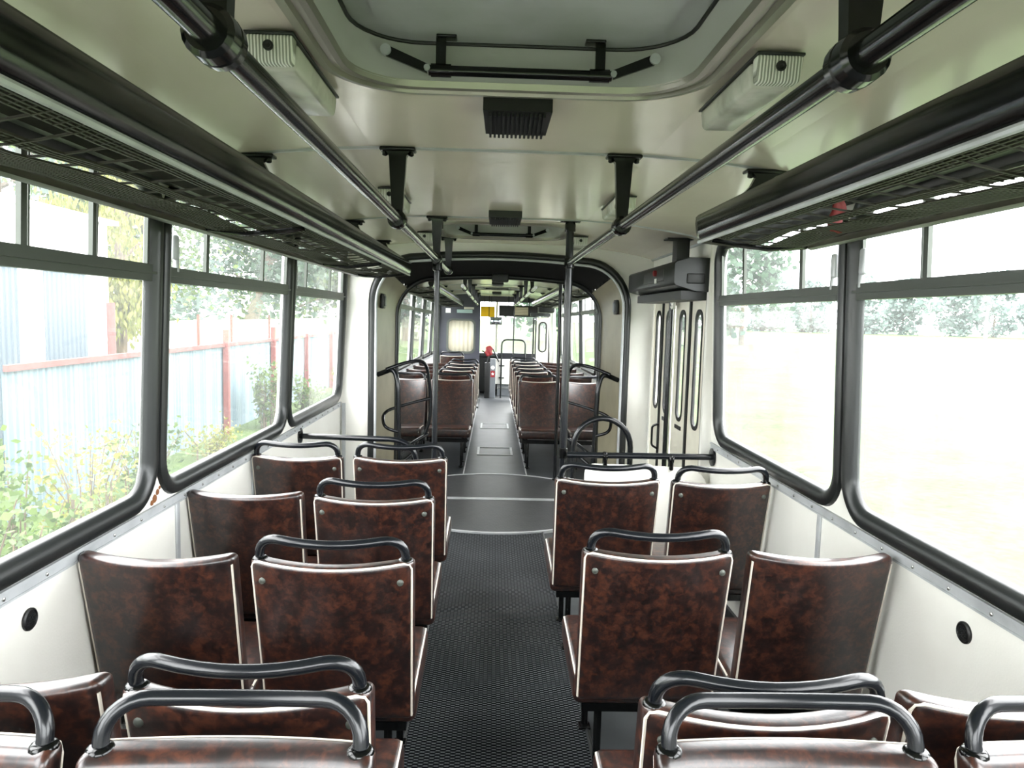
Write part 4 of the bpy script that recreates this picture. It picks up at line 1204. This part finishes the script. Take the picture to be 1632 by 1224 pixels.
t = thing('entrance_step', 'pale metal edged step in front of the windscreen', 'step', (.32, 15.0, 0))
mb = MB(); mb.box((.1, 14.75, .001), (.9, YW - .01, .16)); obj('step_body', mb, grey_m, t)
mb = MB(); mb.box((.1, 14.735, .145), (.9, 14.76, .165)); obj('nosing', mb, steel, t)
# ticket validator with the red bag over its head
t = thing('ticket_validator', 'grey ticket validator post with a white and a red sticker beside the cab', 'ticket machine', (.0, 14.2, 0))
mb = MB(); mb.rbox((.10, .13, .70), .012, (1, 1, 1), (-.055, 14.2, .352)); obj('column', mb, plastic, t)
mb = MB(); mb.rbox((.11, .13, .78), .01, (1, 1, 1), (.055, 14.2, .392)); obj('side_box', mb, grey_m, t)
mb = MB(); mb.lathe([(.037, .0), (.037, -.004), (.03, -.005)], (.055, 14.133, .61), 'Y', 20); obj('white_sticker', mb, white_m, t)
mb = MB(); mb.box((.012, 14.128, .42), (.098, 14.136, .545)); rs = obj('red_sticker', mb, red_m, t)
mb = MB(); star = []
for i in range(10):
    r_ = .03 if i % 2 == 0 else .016; a = PI / 2 + i * PI / 5; star.append((.055 + r_ * math.cos(a), .485 + r_ * math.sin(a)))
mb.prism(star, lambda a, b: (a, 14.128, b), lambda a, b: (a, 14.124, b)); obj('sticker_star', mb, white_m, rs)
mb = MB(); mb.tube([(-.05, 14.2, .69), (-.03, 14.19, .86)], .02, 10); obj('neck', mb, plastic, t)
def bag(p):
    x, y, z = p
    u = (z - .83) / .22
    w_ = .72 + .5 * math.sin(PI * min(1, max(0, u * .85 + .12)))
    return (-.03 + (x + .03) * w_ + .01 * math.sin(z * 60), y + .008 * math.sin(x * 70 + z * 40), z + .02 * (x + .03) / .1)
mb = MB(); mb.rbox((.118, .11, .20), .035, (4, 4, 5), (-.03, 14.19, .93), bag, k=3)
o = obj('red_bag', mb, red_m, base=(-.03, 14.19, .82), smooth=80); tag(o, 'red bag pulled over the head of the ticket validator', 'bag')
mb = MB(); mb.tube([(.045, 14.24, .98), (.17, 14.285, .72)], .014, 8); mb.tube([(-.16, 14.24, .93), (-.06, 14.22, .86)], .012, 8)
o = obj('validator_strut', mb, paint2, base=(.05, 14.24, .9)); tag(o, 'slanting dark strut between the red bag and the entrance hoop', 'strut')
for q in SC.objects:
    if q.parent is None and q.name in ('ticket_validator', 'red_bag', 'validator_strut'): q.location.x -= .05
# front door leaf folded inwards
t = thing('front_door_leaf', 'cream front door leaf with an oval window, folded open at the right', 'door leaf', (.98, 14.55, 0))
mb = MB(); mb.ring(rect_for(.87, 1.11, .75, 1.62), rrect(.925, 1.065, .93, 1.52, .068), lambda a, b: (a, 14.55, b), lambda a, b: (a, 14.585, b)); mb.box((.87, 14.55, .03), (1.11, 14.585, .75)); obj('panel', mb, door_m, t)
mb = MB(); mb.ring(rrect(.91, 1.08, .915, 1.535, .08), rrect(.938, 1.052, .943, 1.507, .055), lambda a, b: (a, 14.54, b), lambda a, b: (a, 14.595, b)); obj('window_gasket', mb, black_rub, t)
mb = MB(); mb.prism(rrect(.925, 1.065, .93, 1.52, .068), lambda a, b: (a, 14.565, b), lambda a, b: (a, 14.57, b)); obj('pane', mb, clear, t)
mb = MB(); mb.box((.79, 14.5, .03), (.82, 14.6, 1.6)); mb.box((.84, 14.52, .03), (.862, 14.6, 1.62)); obj('edge_rubber', mb, black_rub, t)
mb = MB(); mb.box((.74, 14.45, 1.64), (1.13, 14.75, 1.70)); mb.tube([(.80, 14.5, 1.63), (.95, 14.42, 1.72), (1.1, 14.5, 1.66)], .016, 8)
o = obj('front_door_gear', mb, darkgrey, base=(.95, 14.6, 1.7)); tag(o, 'dark door gear above the folded front door leaf', 'door gear')
mb = MB(); mb.rbox((.3, .5, .2), .03, (1, 1, 1), (1.0, 13.9, 1.80)); o = obj('front_door_box', mb, plastic, base=(1.0, 13.9, 1.8)); tag(o, 'black door engine box at the right above the front entrance', 'door box')
CUR[0] = M_ID

# ------------------------------------------------------------------ OUTDOORS
def leaves(mb, centers, n, spread, size, rng, flat=.4, droop=0.0):
    V = []; F = []
    centers = np.array(centers)
    for i in range(n):
        c = centers[rng.integers(len(centers))]
        d = rng.normal(size=3) * spread
        p = c + d
        a = rng.normal(size=3); a[2] *= flat; a /= np.linalg.norm(a)
        if droop: a = np.array([a[0] * .25, a[1] * .25, -1]); a /= np.linalg.norm(a)
        b = np.cross(a, rng.normal(size=3)); b /= np.linalg.norm(b)
        s = size * (.6 + .8 * rng.random())
        w = s * (.35 if not droop else .22)
        o = len(V)
        V += [tuple(p - a * s * .5), tuple(p + b * w), tuple(p + a * s * .5), tuple(p - b * w)]
        F.append((o, o + 1, o + 2, o + 3))
    mb.add(V, F)
def tree(name, label, loc, h, cr, n, size, lm, bm_, group=None, lean=(0, 0), seed=1, crown0=.35, trunk=.14, droop=0.0, flat=.6):
    rng = np.random.default_rng(seed)
    x, y = loc
    t = thing(name, label, 'tree', (x, y, GZ), group=group)
    mb = MB(); top = (x + lean[0], y + lean[1], GZ + h * .85)
    pts = [(x + lean[0] * u, y + lean[1] * u + .1 * math.sin(5 * u), GZ + h * .85 * u) for u in (0, .2, .4, .6, .8, 1)]
    mb.tube(pts, [trunk * (1.25 - .95 * u) for u in (0, .2, .4, .6, .8, 1)], 8)
    for i in range(8):
        u = crown0 + (1 - crown0) * rng.random() * .8; a = rng.random() * 2 * PI
        p0 = Vector((x + lean[0] * u, y + lean[1] * u, GZ + h * .85 * u)); p1 = p0 + Vector((math.cos(a) * cr * .8, math.sin(a) * cr * .8, h * .12))
        mb.tube([p0, (p0 + p1) / 2 + Vector((0, 0, .1)), p1], [trunk * .4, trunk * .25, trunk * .1], 5)
    obj('trunk', mb, bm_, t)
    cs = []
    for i in range(26):
        a = rng.random() * 2 * PI; u = rng.random(); z = crown0 + (1 - crown0) * u
        rr_ = cr * math.sqrt(rng.random()) * math.sin(PI * min(1, .15 + .8 * u)) ** .6
        cs.append((x + lean[0] * z + rr_ * math.cos(a), y + lean[1] * z + rr_ * math.sin(a), GZ + h * z))
    mb = MB(); leaves(mb, cs, n, cr * .2, size, rng, flat, droop); obj('foliage', mb, lm, t, smooth=180)
    return t
def bush(label, loc, h, r, n, size, lm, seed, group='weeds along the fence'):
    rng = np.random.default_rng(seed); x, y = loc
    t = thing('bush', label, 'bush', (x, y, GZ), group=group)
    mb = MB()
    cs = []
    for i in range(14):
        a = rng.random() * 2 * PI; d = r * math.sqrt(rng.random())
        hh = h * (.55 + .45 * rng.random())
        p1 = (x + d * math.cos(a), y + d * math.sin(a), GZ + hh)
        mb.tube([(x + d * .5 * math.cos(a), y + d * .5 * math.sin(a), GZ), ((x + p1[0]) / 2, (y + p1[1]) / 2, GZ + hh * .5), p1], [.012, .009, .004], 4)
        for q in (.25, .45, .65, .82, .97): cs.append((x + d * (.5 + .5 * q) * math.cos(a), y + d * (.5 + .5 * q) * math.sin(a), GZ + hh * q))
    obj('stems', mb, bark, t)
    mb = MB(); leaves(mb, cs, n, r * .17, size, rng, .8); obj('foliage', mb, lm, t, smooth=180)

mb = MB(); mb.add([(-90, -60, GZ), (320, -60, GZ), (320, 420, GZ), (-90, 420, GZ)], [(0, 1, 2, 3)])
tag(obj('ground', mb, grass_m), kind='structure')

# fence along the left
FX = -5.3
t = thing('corrugated_fence', 'pale corrugated metal fence with red oxide posts and top rail outside the left windows', 'fence', (FX, 14, GZ))
mb = MB()
N = 700; V = []; F = []
for i in range(N + 1):
    y = 7.9 + 24.3 * i / N; x = FX + .012 * math.sin(i * 2 * PI / 4)
    V += [(x, y, GZ + .03), (x, y, .80), (x - .012, y, GZ + .03), (x - .012, y, .80)]
for i in range(N):
    a = i * 4; F += [(a, a + 4, a + 5, a + 1), (a + 2, a + 3, a + 7, a + 6)]
mb.add(V, F); obj('sheet', mb, fence_m, t, smooth=60)
mb = MB(); mb.box((FX + .02, 7.9, .79), (FX + .07, 32, .86)); obj('top_rail', mb, post_red, t)
for y in (11.25, 14.3, 17.35, 20.4, 23.5, 26.5, 29.6):
    mb = MB(); mb.box((FX + .02, y - .05, GZ), (FX + .12, y + .05, 1.12 if y in (14.3, 17.35) else .9)); obj('post', mb, post_red, t)
# shed
t = thing('metal_shed', 'long white sheet metal shed with blue grey panels behind the fence', 'shed', (-10.5, 8, GZ))
mb = MB(); mb.box((-13, -8, GZ), (-9, 17.2, 3.38)); obj('walls', mb, shed_white, t)
for a, b in ((8.6, 10.3), (11.2, 13.95), (14.75, 16.25)):
    mb = MB(); mb.box((-9.03, a, GZ), (-8.98, b, 2.5)); obj('sheet_panel', mb, shed_blue, t)
mb = MB(); mb.box((-13.2, -8.2, 3.38), (-8.8, 17.35, 3.48)); obj('roof_edge', mb, shed_white, t)
mb = MB(); mb.tube([(-8.93, 17.15, GZ), (-8.93, 17.15, 1.6)], .09, 10); obj('corner_post', mb, post_red, t)
t = thing('white_wall', 'low white corrugated boundary fence farther back beyond the trees', 'fence', (-13, 30, GZ))
mb = MB(); mb.box((-13.05, 17.6, GZ), (-12.95, 60, .98)); obj('sheet', mb, shed_white, t)
for y in (20, 24, 28, 32, 36, 42):
    mb = MB(); mb.box((-12.95, y - .06, GZ), (-12.85, y + .06, 1.25)); obj('post', mb, post_red, t)

tree('willow_tree', 'yellow green willow with hanging branches past the end of the shed', (-11.2, 22.0), 8.5, 1.6, 12000, .19, leaf_w, bark, seed=3, crown0=.22, trunk=.16, droop=1)
tree('leafy_tree', 'tall green tree with a spreading crown seen through the second left window', (-13.8, 29.5), 11, 3.6, 7000, .26, leaf_g, bark, seed=4, trunk=.3, crown0=.28)
tree('leafy_tree', 'green tree with a leaning trunk in the middle of the second left window', (-14.5, 42), 12, 4.2, 6000, .36, leaf_d, bark, seed=5, lean=(1.5, 5), trunk=.36, crown0=.3)
tree('leafy_tree', 'bushy green tree behind the low white fence by the third left window', (-16, 56), 13, 5, 5000, .45, leaf_g, bark, seed=6, trunk=.3, crown0=.2)
tree('leafy_tree', 'dark green tree far left beyond the end of the fence', (-12.5, 62), 12, 4.5, 4500, .45, leaf_d, bark, seed=8, trunk=.3, crown0=.25)
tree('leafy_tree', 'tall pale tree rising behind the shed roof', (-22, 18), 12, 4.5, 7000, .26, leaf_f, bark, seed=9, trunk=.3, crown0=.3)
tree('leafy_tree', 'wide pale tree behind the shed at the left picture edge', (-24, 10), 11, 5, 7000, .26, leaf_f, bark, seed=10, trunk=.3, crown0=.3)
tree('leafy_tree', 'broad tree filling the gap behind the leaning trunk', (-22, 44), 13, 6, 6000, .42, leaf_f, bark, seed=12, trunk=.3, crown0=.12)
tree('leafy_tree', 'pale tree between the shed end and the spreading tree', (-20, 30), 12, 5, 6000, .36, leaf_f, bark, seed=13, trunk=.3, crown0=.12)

bush('tall leafy bush close to the first left window at the bottom left', (-3.1, 4.0), 1.35, .5, 900, .06, leaf_g, 21)
bush('bright green bush under the first left window', (-4.2, 6.4), 1.5, .5, 750, .07, leaf_g, 22)
bush('thin pale bush along the fence under the first left window', (-4.3, 7.7), 1.2, .55, 650, .065, leaf_w, 23)
bush('spreading weed bush near the fence before the first window pillar', (-4.4, 9.1), 1.05, .55, 650, .065, leaf_g, 24)
bush('low pale weeds at the fence foot in the second left window', (-4.6, 11.8), .55, .5, 600, .06, leaf_w, 25)
bush('slim green bush beside the tall red fence post', (-4.7, 15.2), 1.45, .38, 900, .085, leaf_g, 26)
bush('tangled bush beside the far red fence post', (-4.6, 17.7), .9, .45, 800, .085, leaf_g, 27)
bush('yellowish weeds at the fence foot in the third left window', (-4.5, 21.5), .8, .5, 700, .09, leaf_w, 28)
bush('leafy bush at the lower left corner below the window edge', (-3.5, 5.2), 1.05, .5, 800, .065, leaf_g, 29)

# tree line across the field
rng = np.random.default_rng(77)
NTH = ['first', 'second', 'third', 'fourth', 'fifth', 'sixth', 'seventh', 'eighth', 'ninth', 'tenth', 'eleventh']
pos = [(66, 208), (79, 205), (92, 208), (105, 203), (118, 206), (130, 201), (142, 202), (152, 196), (163, 190), (172, 182), (182, 172)]
for i, (x, y) in enumerate(pos):
    h = 13 + 5 * rng.random()
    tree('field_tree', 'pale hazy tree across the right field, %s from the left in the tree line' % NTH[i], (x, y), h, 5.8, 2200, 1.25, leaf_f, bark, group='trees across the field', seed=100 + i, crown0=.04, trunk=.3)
for k, (x, y) in enumerate(((128, 185), (140, 178), (118, 194))):
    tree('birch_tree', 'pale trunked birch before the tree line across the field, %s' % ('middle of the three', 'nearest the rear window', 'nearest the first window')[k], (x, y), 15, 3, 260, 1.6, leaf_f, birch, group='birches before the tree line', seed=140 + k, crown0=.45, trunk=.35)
# trees ahead of the windscreen
for k, (x, y, lab) in enumerate(((-8, 66, 'green tree ahead of the bus left of the windscreen mirror'), (6, 74, 'green tree ahead of the bus behind the windscreen mirror'), (16, 70, 'green tree ahead of the bus right of the entrance pole'), (27, 78, 'green tree ahead of the bus at the front door'))):
    tree('road_tree', lab, (x, y), 9 + k % 2 * 2, 4.2, 1300, .8, leaf_d, bark, seed=160 + k, crown0=.2, trunk=.25)

# ------------------------------------------------------------------ world, camera, view
wd = bpy.data.worlds.new('overcast'); SC.world = wd; wd.use_nodes = True
nt = wd.node_tree; nt.nodes.clear()
out = nt.nodes.new('ShaderNodeOutputWorld'); bg = nt.nodes.new('ShaderNodeBackground')
tc = nt.nodes.new('ShaderNodeTexCoord'); sp = nt.nodes.new('ShaderNodeSeparateXYZ')
cr = nt.nodes.new('ShaderNodeValToRGB')
e = cr.color_ramp.elements
e[0].position = 0; e[0].color = (.62, .65, .66, 1); e[1].position = 1; e[1].color = (1.0, 1.0, 1.0, 1)
nt.links.new(tc.outputs['Generated'], sp.inputs[0]); nt.links.new(sp.outputs['Z'], cr.inputs['Fac'])
nt.links.new(cr.outputs['Color'], bg.inputs['Color']); bg.inputs['Strength'].default_value = 1.0
nt.links.new(bg.outputs[0], out.inputs['Surface'])

cam = bpy.data.cameras.new('camera'); co = bpy.data.objects.new('camera', cam); COL.objects.link(co)
F_PX = 1150.0
dY = np.array([787. - 816, 503. - 612, F_PX]); dY /= np.linalg.norm(dY)
def mk(r):
    a = np.array([math.cos(r), math.sin(r), 0]); a = a - dY * (a @ dY); return a / np.linalg.norm(a)
r = .026
for _ in range(20):
    dX = mk(r); g = (dX[0] * dY[2] - dY[0] * dX[2], dX[1] * dY[2] - dY[1] * dX[2]); r += .026 - math.atan2(g[1], g[0])
dX = mk(r); dZ = np.cross(dX, dY)
R = np.stack([dX, dY, dZ], 1)
Rb = Matrix(((R[0][0], -R[1][0], -R[2][0]), (R[0][1], -R[1][1], -R[2][1]), (R[0][2], -R[1][2], -R[2][2])))
co.matrix_world = Matrix.Translation((0, 0, H)) @ Rb.to_4x4()
cam.sensor_width = 36; cam.lens = F_PX / 1632 * 36; cam.clip_start = .02; cam.clip_end = 1000
SC.camera = co
SC.view_settings.view_transform = 'Standard'; SC.view_settings.look = 'None'
SC.view_settings.gamma = 1; SC.view_settings.use_curve_mapping = False
SC.view_settings.exposure = 4.36
try:
    SC.cycles.use_denoising = True; SC.cycles.max_bounces = 10; SC.cycles.diffuse_bounces = 6; SC.cycles.transparent_max_bounces = 16
except Exception: pass
